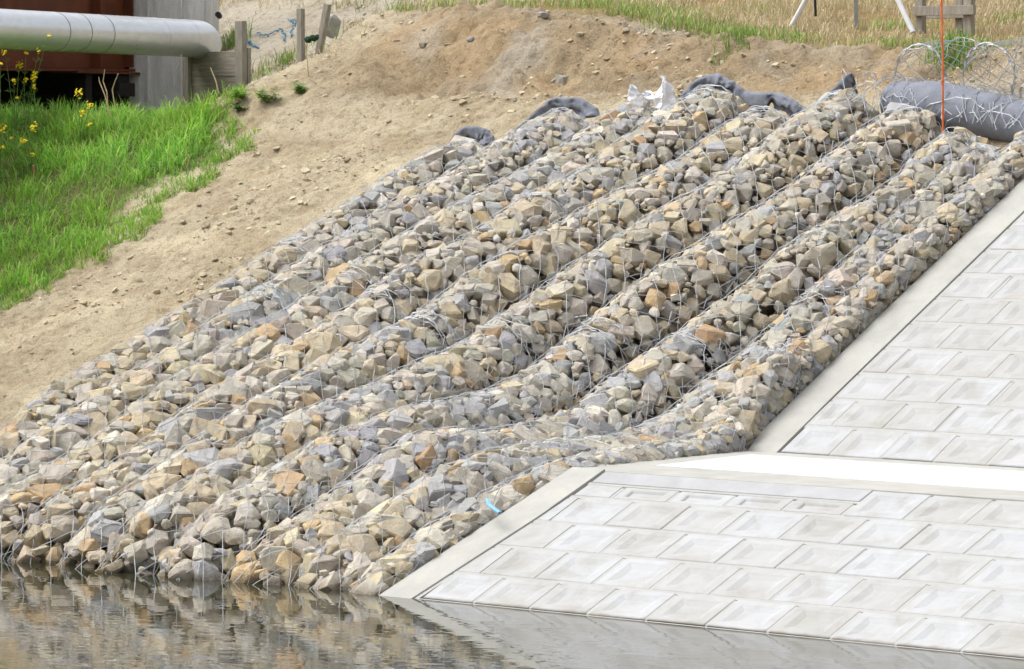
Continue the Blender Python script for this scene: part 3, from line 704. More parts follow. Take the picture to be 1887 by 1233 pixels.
# ------------------------------------------------------------------ grass
def blades(mb, P, h, lean, width, col, bend=1.0):
    n = len(P); a = rng.uniform(0, 2 * PI, n); d = np.stack([np.cos(a), np.sin(a), np.zeros(n)], 1)
    sd = np.stack([-np.sin(a), np.cos(a), np.zeros(n)], 1); tw = rng.uniform(-1, 1, (n, 1)); sd = sd * 1.0 + d * tw * .6; sd /= np.linalg.norm(sd, axis=1)[:, None]
    h = h[:, None]; lean = lean[:, None]; w = width[:, None]; zz = np.array([0, 0, 1.0])
    V = []
    for t, ww in ((0, 1.0), (.4, .9), (.75, .6)):
        c = P + zz * h * (t - .25 * lean * t * t) + d * h * lean * (t ** 1.8)
        V += [c - sd * w * ww, c + sd * w * ww]
    V.append(P + zz * h * (1 - .45 * lean) + d * h * lean * 1.05)
    V = np.stack(V, 1); o = (np.arange(n) * 7)[:, None]
    L = (o + np.array([0, 1, 3, 2, 2, 3, 5, 4, 4, 5, 6])).reshape(-1); N = np.tile([4, 4, 3], n)
    mb.add(V.reshape(-1, 3), L, N, 0, np.repeat(col, 7, axis=0))
def pal_pick(pal, n, var=.2):
    pal = np.array(pal); return pal[rng.integers(len(pal), size=n)] * rng.uniform(1 - var, 1 + var, (n, 1))
n = 140000; u = rng.uniform(-13.0, -5.8, n); v = np.where(rng.random(n) < .80, rng.uniform(1.6, 6.7, n), rng.uniform(6.5, 8.8, n))
edge = grass_edge(u, v); clump = fbm(u * 5, v * 5, 3, 211)
dens = sstep(.16, -.28, u - edge) ** 1.5 * np.clip(.75 + 1.2 * clump, .15, 1)
k = (rng.uniform(0, 1, n) < dens) & (v < 8.9); u, v, clump, edge = u[k], v[k], clump[k], edge[k]
P = np.stack([u, v, terrain(u, v) - .008], -1); x, y = proj(P); k = (x > -250) & (y < 900); P, clump, u, v, edge = P[k], clump[k], u[k], v[k], edge[k]
n = len(P); h = (.060 + .13 * rng.random(n) ** 2 + .085 * np.clip(clump, -.3, .5)) * (.6 + .4 * sstep(.05, -.5, u - edge)); h = np.clip(h * (1 + .5 * sstep(5.4, 6.0, v) * sstep(6.6, 6.3, v)), .03, .26)
colr = pal_pick([[.17, .41, .04], [.21, .47, .05], [.26, .52, .07], [.12, .29, .04], [.38, .54, .12], [.15, .34, .08], [.30, .46, .12]], n)
colr = colr * (1 + .8 * np.clip(clump, -.4, .5))[:, None]; yl = np.clip(.25 + fbm(u * 1.5, v * 1.5, 3, 261), 0, .8)[:, None]; colr = colr * (1 - yl * .5) + np.array([.36, .52, .06]) * yl * .5
dry = rng.random(n) < .035; colr[dry] = np.array([.45, .36, .18]) * rng.uniform(.8, 1.1, (dry.sum(), 1))
gr = MB(); blades(gr, P, h, rng.uniform(.15, 1.0, n), rng.uniform(.0020, .0056, n), colr)
for _ in range(3200):
    k = rng.integers(n)
    if fbm(np.array(P[k, 0] * 1.9), np.array(P[k, 1] * 1.9), 3, 271) < .02: continue
    a = rng.uniform(0, 6.3); V0 = P[k] + np.array([0, 0, rng.uniform(.02, .11)]); d_ = np.array([math.cos(a), math.sin(a), .4]); s_ = np.array([-math.sin(a), math.cos(a), 0]); ln, w_ = rng.uniform(.03, .07), rng.uniform(.006, .014)
    gr.add(np.array([V0, V0 + d_ * ln * .5 - s_ * w_, V0 + d_ * ln - [0, 0, ln * .3], V0 + d_ * ln * .5 + s_ * w_]), [0, 1, 2, 3], [4], 0, np.array([[.10, .26, .04], [.16, .36, .06], [.22, .44, .10]][rng.integers(3)]) * rng.uniform(.8, 1.2))
for _ in range(260):                                              # ragged tufts creeping onto the soil
    v_ = rng.uniform(1.8, 6.5); u_ = float(grass_edge(np.array(0.0) + np.interp(v_, EV, EX), np.array(v_))) + abs(rng.normal(0, .08)) - .03; q = rng.integers(6, 26)
    Pq = np.stack([u_ + rng.normal(0, .025, q), v_ + rng.normal(0, .025, q), np.zeros(q)], -1); Pq[:, 2] = terrain(Pq[:, 0], Pq[:, 1]) - .006
    blades(gr, Pq, rng.uniform(.03, .11, q), rng.uniform(.3, 1, q), rng.uniform(.0018, .004, q), pal_pick([[.22, .46, .05], [.32, .50, .09], [.16, .34, .05], [.44, .42, .18]], q))
tag(gr.build('green_grass', M['leaf']), 'lush green grass left of the bare earth below the pipe', 'grass', kind='stuff')
# dry grass on the levee above the cut
n = 130000; u = rng.uniform(-14, 3.0, n); v = 7.4 + 4.4 * rng.random(n) ** 1.25
cl = fbm(u * 2.4, v * 2.4, 3, 231); edge = 7.62 + .2 * fbm(u * 2.8, u * 0, 3, 233)
k = (v > edge) & (rng.random(n) < np.clip(.55 + cl * 1.5, .06, 1)) & ~((u < -7.85) & (v < 10.1 + .5 * cl)); u, v, cl, ed = u[k], v[k], cl[k], edge[k]
P = np.stack([u, v, terrain(u, v) - .008], -1); x, y = proj(P); k = (x > 300) & (x < 2000); P, u, v, cl, ed = P[k], u[k], v[k], cl[k], ed[k]; n = len(P)
h = .035 + .085 * rng.random(n) + .05 * cl
colr = pal_pick([[.58, .48, .31], [.52, .42, .27], [.64, .55, .37], [.44, .37, .23], [.46, .40, .21]], n)
rb = sstep(-6.5, -3, u) * .75 * np.clip(.6 + 2.2 * fbm(u * 1.4, v * 1.8, 3, 237), 0, 1) * sstep(8.2, 9.3, v)
colr = colr * (1 - rb[:, None]) + np.array([.34, .24, .14]) * rb[:, None]
gp = np.clip(.95 * sstep(.95, .05, v - ed) * (.62 + 1.6 * fbm(u * 2, v * 2, 3, 239) + .2 * sstep(-6, -4, u)) + .75 * sstep(.0, .3, fbm(u * 1.2, v * 1.2, 3, 241)), 0, .9)
gi = rng.random(n) < gp; colr[gi] = pal_pick([[.22, .36, .07], [.30, .40, .10], [.16, .28, .055], [.40, .43, .14]], gi.sum())
dg = MB(); blades(dg, P, h, rng.uniform(.15, .85, n), rng.uniform(.0017, .0036, n), colr)
tag(dg.build('dry_grass', M['straw']), 'straw coloured dry grass with green tufts along the crest of the cut', 'grass', kind='stuff')
# grass on the soil heap behind the timber and along the ramp edge
n = 26000; u = rng.uniform(-10.8, -7.6, n); v = rng.uniform(7.0, 10.8, n)
k = (rng.random(n) < sstep(.0, .25, fbm(u * 3.4, v * 3.4, 3, 251)) * np.where(u > -7.8, .05, .65)) ; u, v = u[k], v[k]; n = len(u)
P = np.stack([u, v, terrain(u, v) - .01], -1)
wg = MB(); blades(wg, P, rng.uniform(.05, .17, n), rng.uniform(.2, .9, n), rng.uniform(.0018, .0035, n), pal_pick([[.22, .28, .05], [.42, .34, .17], [.50, .40, .22], [.22, .30, .08]], n))
tag(wg.build('weedy_grass', M['straw']), 'patchy weeds and straw on the gravel bank between the stakes', 'grass', kind='stuff')

# ------------------------------------------------------------------ weeds and rape plants
def leaf_quad(mb, base_, d, ln, w, col, droop=.3):
    d = d / np.linalg.norm(d); s = np.cross(d, [0, 0, 1.0]); s /= np.linalg.norm(s) + 1e-6; up = np.cross(s, d)
    V = [base_]
    for t, ww in ((.35, .9), (.7, .8)):
        c = base_ + d * ln * t - np.array([0, 0, 1]) * droop * ln * t * t
        V += [c - s * w * ww + up * w * .25, c, c + s * w * ww + up * w * .25]
    V.append(base_ + d * ln - np.array([0, 0, 1]) * droop * ln)
    mb.add(np.array(V), [0, 2, 1, 0, 3, 2, 1, 2, 5, 4, 2, 3, 6, 5, 4, 5, 7, 5, 6, 7], [3, 3, 4, 4, 3, 3], 0, col)
def gpt(x, y):                                                   # the point of the ground seen at a pixel
    d = ray(x, y); ts = np.linspace(20, 50, 2400); Q = CAM + d * ts[:, None]; z = terrain(Q[:, 0], Q[:, 1]); k = np.argmax(Q[:, 2] < z)
    return Q[k] if (Q[:, 2] < z).any() else Q[-1]
def weed(px, py, size, label, cols):
    p = gpt(px, py); r = empty('weed', p, label, 'weed', 'leafy weeds at the edge of the bare earth'); st = MB(); lf = MB()
    for k in range(int(10 * size + 5)):
        a = rng.uniform(0, 2 * PI); d = np.array([math.cos(a), math.sin(a), rng.uniform(.4, 1.6)]); d /= np.linalg.norm(d); ln = size * rng.uniform(.07, .13)
        pts = np.array([p + d * ln * t - np.array([0, 0, .06 * ln * t * t * 4]) for t in np.linspace(0, 1, 4)]); st.tube(pts, .0025, 4)
        for t in rng.uniform(.3, 1, 6):
            b = rng.uniform(0, 2 * PI); leaf_quad(lf, p + d * ln * t, np.array([math.cos(b), math.sin(b), .35]), rng.uniform(.035, .065) * (.7 + .5 * size), rng.uniform(.006, .012), np.array(cols[rng.integers(len(cols))]) * rng.uniform(.8, 1.2), .35)
    st.build('stem', M['stem'], r); lf.build('leaf', M['leaf'], r)
GC = [[.12, .27, .03], [.16, .33, .05], [.08, .18, .03]]
weed(492, 190, 1.15, 'broad-leaved dark green weed sprawling on the bare earth right of the others', [[.07, .17, .035], [.10, .24, .04], [.20, .34, .04]])
weed(550, 172, .9, 'spiky light green weed at the end of the dry stalk, uppermost on the bare earth', GC)
weed(445, 182, .8, 'bright yellow-green weed at the foot of the tall timber post', [[.22, .38, .04], [.16, .33, .04]])
weed(422, 164, .85, 'dark broad-leaved weed in front of the timber boards', [[.06, .16, .03], [.09, .22, .04]])
weed(440, 205, .55, 'tiny dark weed alone on the bare earth below the bright one', [[.06, .15, .035]])
weed(405, 375, .1, 'speck of weed', GC) if False else None
def tuft(px, py, label, cols, n=90, h=.15, spread=.075):
    p = gpt(px, py); q = rng.normal(0, spread, (n, 2)); P = np.stack([p[0] + q[:, 0], p[1] + q[:, 1], np.zeros(n)], -1); P[:, 2] = terrain(P[:, 0], P[:, 1]) - .01
    m = MB(); blades(m, P, rng.uniform(.5, 1.1, n) * h, rng.uniform(.1, .7, n), rng.uniform(.0018, .0036, n), pal_pick(cols, n))
    tag(m.build('grass_tuft', M['leaf'], origin=p), label, 'grass tuft', 'grass tufts')
tuft(1755, 92, 'dense bright green grass tuft below the wooden barrier', [[.10, .26, .03], [.14, .30, .04]], 260, .17, .09)
tuft(430, 85, 'tall green grass tuft between pipe end and timber post', [[.15, .28, .05], [.25, .32, .09]], 160, .22, .06)
tuft(400, 100, 'dry straw tuft hanging at the end of the silver pipe', [[.50, .41, .24], [.25, .32, .09]], 60, .16, .04)
tuft(525, 118, 'green grass tuft at the foot of the gravel bank', [[.20, .32, .06], [.15, .27, .05]], 70, .14, .05)
tuft(475, 140, 'yellow-green grass tuft right of the short timber post', [[.22, .32, .06], [.35, .35, .12]], 80, .12, .06)
tuft(1355, 70, 'small green grass tuft on the crest above the arched felt', [[.14, .28, .04]], 160, .12, .09)

def rape(px, py, label, stems):
    p = gpt(px, py); r = empty('rape_plant', p, label, 'rape plant', 'yellow flowering rape plants in the grass'); st = MB(); lf = MB(); heads = []
    for (fx, fy, big) in stems:
        tip = at_v(fx, fy, p[1] + rng.uniform(-.03, .03)); b = p + np.array([rng.normal(0, .012), 0, 0])
        mid = (b + tip) / 2 + np.array([(tip[0] - b[0]) * -.2, rng.normal(0, .012), .025]); t = np.linspace(0, 1, 9)[:, None]
        pts = b * (1 - t) ** 2 + 2 * mid * t * (1 - t) + tip * t * t; st.tube(pts, np.linspace(.0032, .0014, 9), 5)
        for k in range(14):                                      # seed pods and small side shoots
            q = pts[rng.integers(4, 8)]; a = rng.uniform(0, 6.3); d = np.array([math.cos(a), math.sin(a), rng.uniform(.5, 1.2)]) * .03
            st.segs([q], [q + d], .001)
        for k in range(4):
            q = pts[rng.integers(1, 5)]; a = rng.uniform(0, 6.3); leaf_quad(lf, q, np.array([math.cos(a), math.sin(a), .5]), rng.uniform(.05, .095), rng.uniform(.007, .014), np.array([.14, .30, .07]) * rng.uniform(.8, 1.3))
        h = MB()
        for k in range(int(16 * big) + 5):
            a = rng.uniform(0, 6.3); rad = .024 * big * math.sqrt(rng.random()); c = tip + np.array([math.cos(a) * rad, math.sin(a) * rad, rng.normal(0, 0.013 * big)])
            R = rot_to(np.array([math.cos(a) * .6, math.sin(a) * .6 - .5, .8]), rng.uniform(0, 6), 0)
            for e in range(4):
                an = e * PI / 2; d = R @ np.array([math.cos(an), math.sin(an), .2]); s = R @ np.array([-math.sin(an), math.cos(an), 0]); ln = .0095
                h.add(np.array([c, c + d * ln * .6 - s * ln * .5, c + d * ln, c + d * ln * .6 + s * ln * .5]), [0, 1, 2, 3], [4], 0, np.array([.92, .74, .02]) * rng.uniform(.85, 1.1))
        heads.append(h)
    st.build('stem', M['stem'], r); lf.build('leaf', M['leaf'], r)
    for h in heads: h.build('flower_head', M['petal'], r)
rape(45, 262, 'tallest yellow rape plant, leaning right with its top bud in front of the pipe', [(90, 66, .45), (71, 95, .6), (48, 98, .5), (64, 135, .7)])
rape(28, 250, 'yellow rape plant at the left with the largest flower head', [(36, 119, 1.25), (9, 97, .9), (25, 148, .8), (47, 147, .8)])
rape(64, 268, 'yellow rape plant with two heads just right of the largest flower', [(62, 143, 1.0), (63, 160, .6), (32, 180, .5)])
rape(150, 270, 'yellow rape plant standing alone right of the others with four heads', [(145, 173, 1.2), (166, 195, 1.0), (151, 207, 1.0), (165, 228, .6)])
rape(58, 330, 'low yellow rape plant in the grass above the small wooden peg', [(61, 235, 1.1), (44, 260, .9), (20, 253, .4), (59, 285, .6)])
rape(2, 345, 'yellow rape plant at the left picture edge', [(4, 238, 1.2), (2, 272, 1.0), (1, 118, .5)])

# ------------------------------------------------------------------ bridge, abutment, pipe
EB = at_v(231, 130, 9.0)                                          # right end of the girder's bottom flange, at the abutment
DB = np.array([-.373, .928, 0]); DB /= np.linalg.norm(DB); DP = np.array([DB[1], -DB[0], 0.0]); UPZ = np.array([0, 0, 1.0])
RB = np.stack([DP, DB, UPZ], 1)                                   # bridge axes: across, along (into the bank), up
def bpt(w, s_, z): return np.array([EB[0], EB[1], 0]) + DP * w + DB * s_ + UPZ * z
br = empty('bridge', bpt(0, -2, EB[2]), 'rusty steel girder bridge behind the silver pipe', 'bridge')
GS = (at_line(0, 128, EB, DB)[2] - EB[2]) / (-(np.linalg.norm((at_line(0, 128, EB, DB) - EB)[:2])))
def gz(s_): return EB[2] + GS * s_
def girder(w):
    a, b = -14.0, -.03; RL = RB @ np.array([[1, 0, 0], [0, math.cos(math.atan(GS)), -math.sin(math.atan(GS))], [0, math.sin(math.atan(GS)), math.cos(math.atan(GS))]])
    c = bpt(w, (a + b) / 2, gz((a + b) / 2)); L = b - a; m = MB()
    m.box(c + UPZ * .55, (.02, L, 1.07), RL); m.box(c + UPZ * 1.10, (.22, L, .03), RL); g = m.build('girder', M['rust'], br)
    f = MB(); f.box(c, (.22, L, .022), RL, bev=.003); f.box(bpt(w, -.52, gz(-.52) - .021), (.25, 1.1, .018), RB, bev=.003); f.build('bottom_flange', M['rust'], g)
    for sv in (-.62, -2.6, -4.6, -6.6, -8.6):
        k = MB(); k.box(bpt(w + .055, sv, gz(sv) + .55), (.088, .018, 1.05), RB, bev=.002); k.build('stiffener', M['rust'], g)
    k = MB(); k.box(bpt(w + .055, -.05, gz(0) + .55), (.088, .02, 1.05), RB, bev=.002); k.build('stiffener', M['rust'], g)
for w in (0, -1.3, -2.6): girder(w)
d = MB(); d.box(bpt(-1.5, -7, EB[2] + 1.32), (3.0, 14, .24), RB, bev=.012); d.build('deck', M['abut'], br)
for sv in (-1.3, -3.3, -5.3):
    k = MB(); k.box(bpt(-.65, sv, EB[2] + .5), (1.26, .08, .8), RB); k.build('cross_frame', M['dark'], br)
for w in (0, -1.3, -2.6):
    q = MB(); q.box(bpt(w, -.22, EB[2] - .075), (.19, .2, .06), RB, bev=.006); q.box(bpt(w, -.22, EB[2] - .16), (.26, .28, .11), RB, bev=.006); q.build('bearing', M['dark'], br)
q = MB(); sp_ = at_line(150, 170, EB, DB); q.box(sp_ + DP * .02, (.10, .11, .34), RB, bev=.006); q.build('support_post', M['dark'], br)
ab = empty('abutment', bpt(.3, .2, 2.6), 'weathered pale concrete abutment wall at the end of the rusty girder', 'abutment')
cr = at_v(352, 165, 8.98); wE = float((cr - EB)[:2] @ DP[:2])
q = MB(); q.box(bpt((wE + .02) / 2, .11, 3.3), (wE - .02, .17, 2.2), RB, bev=.008); q.build('front_wall', M['abut'], ab)
q = MB(); q.box(bpt(-1.9, .30, 2.55), (3.8, .5, 1.5), RB, bev=.008); q.build('back_wall', M['dark'], ab)  # near-black colour puts the shade under the bridge into this wall
for fx in (.24, .66, .93):
    q = MB(); q.box(bpt(.02 + (wE - .02) * fx, .017, 3.3), (.016, .02, 2.2), RB, bev=.003); q.build('form_joint', M['abut'], ab)

PE = at_v(362, 71.5, 8.6); PS = at_line(-60, 50.5, PE, DB); dv = (PE - PS) / np.linalg.norm(PE - PS); Rp = 34.2 / F_PX * float(np.linalg.norm(PE - CAM))
pp = empty('pipe', (PE + PS) / 2, 'large silver galvanised pipe crossing in front of the rusty girder', 'pipe')
pts = [PS - dv * 5, PS] + [PS + (PE - PS) * t for t in np.linspace(.1, 1, 14)]
cur = pts[-1]; dirn = dv.copy()
for k in range(7): dirn = dirn + np.array([-.12, .10, -.06]); dirn /= np.linalg.norm(dirn); cur = cur + dirn * .034; pts.append(cur)
q = MB(); q.tube(np.array(pts), Rp, 40); q.build('pipe_body', M['pipe'], pp, smooth=True)
for xx in (-40, 98, 138, 180, 284, 338):
    c = at_line(xx, 52 + xx * .055, PE, DB); c = PS + dv * ((c - PS) @ dv)
    q = MB(); q.tube(np.array([c - dv * .005, c + dv * .005]), Rp + .002, 40); q.build('band', M['grey'] if xx in (98, 138, 180) else M['pipe'], pp, smooth=False)
sm = MB(); nrm = -np.array([CAM[0] - PE[0], CAM[1] - PE[1], 0]) * -1; nrm /= np.linalg.norm(nrm); nrm = nrm * .62 + UPZ * .78; sm.segs([PS - dv * 5 + nrm * Rp], [PE + nrm * Rp], .0032); sm.build('seam', M['grey'], pp)

# ------------------------------------------------------------------ timber boards, stakes
tw = empty('timber_wall', at_v(395, 165, 8.66), 'weathered timber boards and posts holding soil under the pipe end', 'retaining wall')
VB = 8.66
def span(xa, xb, ya, yb, v, th, mat, name, parent, bev=.003):
    A = at_v(xa, ya, v); B = at_v(xb, yb, v); m = MB()
    m.box((A + B) / 2, (math.hypot(B[0] - A[0], B[1] - A[1]), th, abs(A[2] - B[2])), bev=bev); return m.build(name, mat, parent)
span(351, 436, 96, 130, VB, .025, M['board'], 'board', tw); span(351, 436, 131, 140, VB - .004, .025, M['board'], 'board', tw); span(351, 436, 141, 240, VB, .025, M['board'], 'board', tw)
span(339, 350, 100, 240, VB - .04, .04, M['wood'], 'post', tw); span(437, 451, 39, 240, VB - .04, .05, M['wood'], 'post', tw); span(452, 460, 88, 200, VB + .03, .035, M['wood'], 'post', tw)
def stake(xt, yt, xb, yb, v, w, label):
    A = at_v(xb, yb, v); B = at_v(xt, yt, v); m = MB(); d_ = B - A; L = np.linalg.norm(d_); t = math.atan2(d_[0], d_[2]); R = np.array([[math.cos(t), 0, math.sin(t)], [0, 1, 0], [-math.sin(t), 0, math.cos(t)]])
    m.box((A + B) / 2, (w, w * .8, L), R, bev=.003); tag(m.build('wooden_stake', M['wood'], origin=A), label, 'stake', 'wooden stakes')
stake(554, 16, 555, 140, 8.3, .052, 'upright grey wooden stake on the gravel bank')
stake(604, 7, 583, 125, 8.3, .052, 'leaning grey wooden stake at the top corner of the bare earth')
m = MB(); V, L, N = ROCKS[3]; c = at_v(612, 48, 8.7); m.add(V * np.array([.06, .05, .10]) + c, L, N, 0, np.array([.36, .35, .32])); tag(m.build('concrete_chunk', M['stone'], origin=c), 'grey concrete chunk behind the leaning stake', 'concrete chunk')
c = at_v(402, 27, 9.2); m = MB(); m.tube(np.array([c + [-.04, .05, -.01], c, c + [.03, -.03, 0]]), .024, 12); tag(m.build('pipe_stub', M['black'], origin=c), 'short black plastic pipe stub poking out above the silver pipe', 'pipe stub')
c = at_v(571, 80, 8.2); m = MB(); t = np.linspace(0, 1, 9); m.tube(np.array([c + [-.05 + .13 * q, .012 * math.sin(q * 9), .02 + .03 * q + .007 * math.sin(q * 14)] for q in t]), .021 + .006 * np.sin(t * 11), 10); tag(m.build('net_bundle', M['green'], origin=c), 'dark green net bundle wedged between the two stakes', 'net')
def rope(pix, v, r, mat, name, label, cat, lift=.02, wob=.007):
    P = []
    for (x, y) in pix: P.append(at_v(x, y, v) if v else gpt(x, y) + np.array([0, 0, lift]))
    P = np.array(P); t = np.linspace(0, len(P) - 1, len(P) * 6); Q = np.stack([np.interp(t, np.arange(len(P)), P[:, k]) for k in range(3)], 1); Q += rng.normal(0, wob, Q.shape)
    m = MB(); m.tube(Q, r, 6); tag(m.build(name, mat, origin=Q[0]), label, cat)
rope([(474, 64), (485, 70), (492, 69), (500, 66), (510, 60), (520, 58), (525, 70), (524, 80)], 0, .005, M['blue'], 'rope', 'tangle of blue rope on the gravel left of the upright stake', 'rope')
rope([(453, 84), (458, 82), (463, 86), (470, 90), (475, 92)], 0, .007, M['blue'], 'rope', 'short blue rope end tied at the tall timber post', 'rope')
rope([(530, 40), (538, 44), (545, 40), (541, 50), (536, 60), (540, 72)], 0, .005, M['blue'], 'rope', 'blue rope scrap beside the top of the upright stake', 'rope')
# a scrap of blue strap on the stones beside the lower beam
P = []
for (x, y) in [(898, 919), (900, 928), (910, 936), (921, 944)]:
    d_ = ray(x, y); ts = np.linspace(18, 30, 1200); Q = CAM + d_ * ts[:, None]; k = np.argmax(Q[:, 2] < bed(Q[:, 0], Q[:, 1]) + .12); P.append(Q[k])
P = np.array(P); m = MB(); n_ = np.array([0, -.2, 1.0]); wv = np.array([.007, .007, .003])
m.grid(np.stack([P - wv, P + n_ * .004, P + wv], 0)); m.grid(np.stack([P - wv - n_ * .006, P + wv - n_ * .006], 0)); tag(m.build('strap', M['lightblue'], origin=P[0]), 'light blue plastic strap lying on stones beside the lower concrete beam', 'strap')

# ------------------------------------------------------------------ felt, bag, roll, baskets at the tube tops
def felt_band(pix, v, r, label, hang=.085):
    """a strip of felt drooping over its own edge: front flap, rounded top, longer back flap, crumpled along its length"""
    P = np.array([at_v(x, y - 7, v) for x, y in pix]); t = np.linspace(0, len(P) - 1, len(P) * 10)
    Q = np.stack([np.interp(t, np.arange(len(P)), P[:, k]) for k in range(3)], 1); ker = np.hanning(13); ker /= ker.sum()
    Q = np.stack([np.convolve(np.pad(Q[:, k], 6, mode='edge'), ker, 'valid') for k in range(3)], 1); sd = float(r * 977 % 50)
    T = np.gradient(Q, axis=0); T /= np.linalg.norm(T, axis=1)[:, None]; fr = np.array([CAM[0] - Q[0, 0], CAM[1] - Q[0, 1], 0]); fr /= np.linalg.norm(fr)
    up = np.cross(fr, T); up *= np.sign(up[:, 2:3] + 1e-6); up /= np.linalg.norm(up, axis=1)[:, None]; end = np.clip(np.minimum(t, t[-1] - t) * 1.5, .25, 1)[:, None]
    hf = (hang * (.75 + .9 * vnoise(t * 1.6, t * 0 + sd, 3)))[:, None] * end; fold = vnoise(t * 3.1, t * 0 + sd, 4)[:, None]; w = r * (1 + .8 * vnoise(t * 2.3, t * 0 + sd, 5))[:, None]
    rows = [Q - up * hf * 1.0 + fr * (w * .55 + fold * .03), Q - up * hf * .72 + fr * (w * .9 + fold * .045), Q - up * hf * .38 + fr * (w * .55 - fold * .03), Q - up * hf * .12 + fr * (w * .75 + fold * .02),
            Q + up * w * .25 + fr * w * .2, Q + up * (w * .2 + fold * .01) - fr * w * .5, Q - up * hf * .5 - fr * w * (1 + fold), Q - up * hf * 1.6 - fr * w * .8]
    G = np.array(rows); G = G + .012 * np.stack([fbm(G[..., 2] * 30, G[..., 0] * 30 + sd, 3, 1), fbm(G[..., 2] * 30, G[..., 1] * 30, 3, 2), fbm(G[..., 0] * 40, G[..., 2] * 26, 3, 3)], -1)
    m = MB(); m.grid(G); m.grid((G - np.array(fr) * .010 - up[None] * .006)[::-1])
    return tag(m.build('felt_cloth', M['felt'], origin=Q[0], smooth=True), label, 'felt cloth', 'grey felt over the gabion tops')
felt_band([(1238, 212), (1252, 197), (1262, 176), (1280, 160), (1300, 148), (1320, 144), (1340, 154), (1356, 165), (1372, 176), (1400, 180), (1425, 180), (1448, 185), (1464, 196), (1480, 207), (1494, 214)], 5.98, .046, 'grey felt band arched over one gabion top and sagging over the next')
felt_band([(1494, 214), (1503, 202), (1517, 188), (1533, 174), (1547, 162), (1558, 148), (1570, 140)], 5.95, .036, 'grey felt end twisted upward left of the highest gabion top')
felt_band([(938, 262), (950, 246), (966, 232), (984, 218), (998, 203), (1014, 192), (1034, 187), (1058, 188), (1080, 194), (1097, 206), (1106, 222)], 5.72, .030, 'dark grey felt folded round the left side of a gabion top')
felt_band([(826, 292), (832, 268), (840, 252), (856, 243), (878, 241), (897, 246), (908, 258), (916, 280)], 5.40, .030, 'small grey felt hood over the leftmost gabion top')
# filter cloth edge showing along the bare earth
vv = np.linspace(1.3, 5.0, 120); m = MB(); uu = uc(0, vv) - .25 + .05 * fbm(vv * 2.1, vv * 0, 3, 5); zz = bed(uu, vv) + .08 + .10 * fbm(vv * 1.7, vv * 0, 3, 6)
m.grid(np.stack([np.stack([uu + .06, vv, zz - .12], -1), np.stack([uu, vv, zz + .02], -1), np.stack([uu - .03, vv, zz + .03 + .05 * fbm(vv * 5, vv * 0, 2, 9)], -1), np.stack([uu - .05, vv, zz - .01], -1)], 0)); m.grid(np.stack([np.stack([uu + .05, vv, zz - .13], -1), np.stack([uu - .06, vv, zz - .02], -1)], 0))
tag(m.build('filter_cloth', M['felt']), 'dark cloth edge showing along the bare earth beside the leftmost gabion', 'filter cloth')
def crumple(pix_c, v, w, h, label, peaks):
    m = MB()
    for (x, y, ww, hh, ln) in peaks:
        c = at_v(x, y, v); a, b_ = np.meshgrid(np.linspace(-1, 1, 13), np.linspace(0, 1, 15), indexing='ij')
        wd = ww * (1 - b_ ** 1.3 * .93); X = c[0] + a * wd + ln * b_; Z = c[2] + b_ * hh; Y = c[1] + .05 * np.abs(a) * (1 - b_) + .05 * fbm(a * 2 + x, b_ * 3, 3, 7)
        X = X + .03 * fbm(a * 3, b_ * 3 + x, 2, 3); m.grid(np.stack([X, Y, Z], -1)); m.grid(np.stack([X, Y + .008, Z], -1)[:, ::-1])
    return tag(m.build('plastic_bag', M['bag'], origin=at_v(*pix_c, v)), label, 'plastic bag')
crumple((1190, 195), 5.86, 0, 0, 'torn white plastic bag sticking out behind a gabion top', [(1164, 190, .085, .12, -.015), (1218, 203, .085, .22, .02), (1188, 192, .12, .09, 0)])

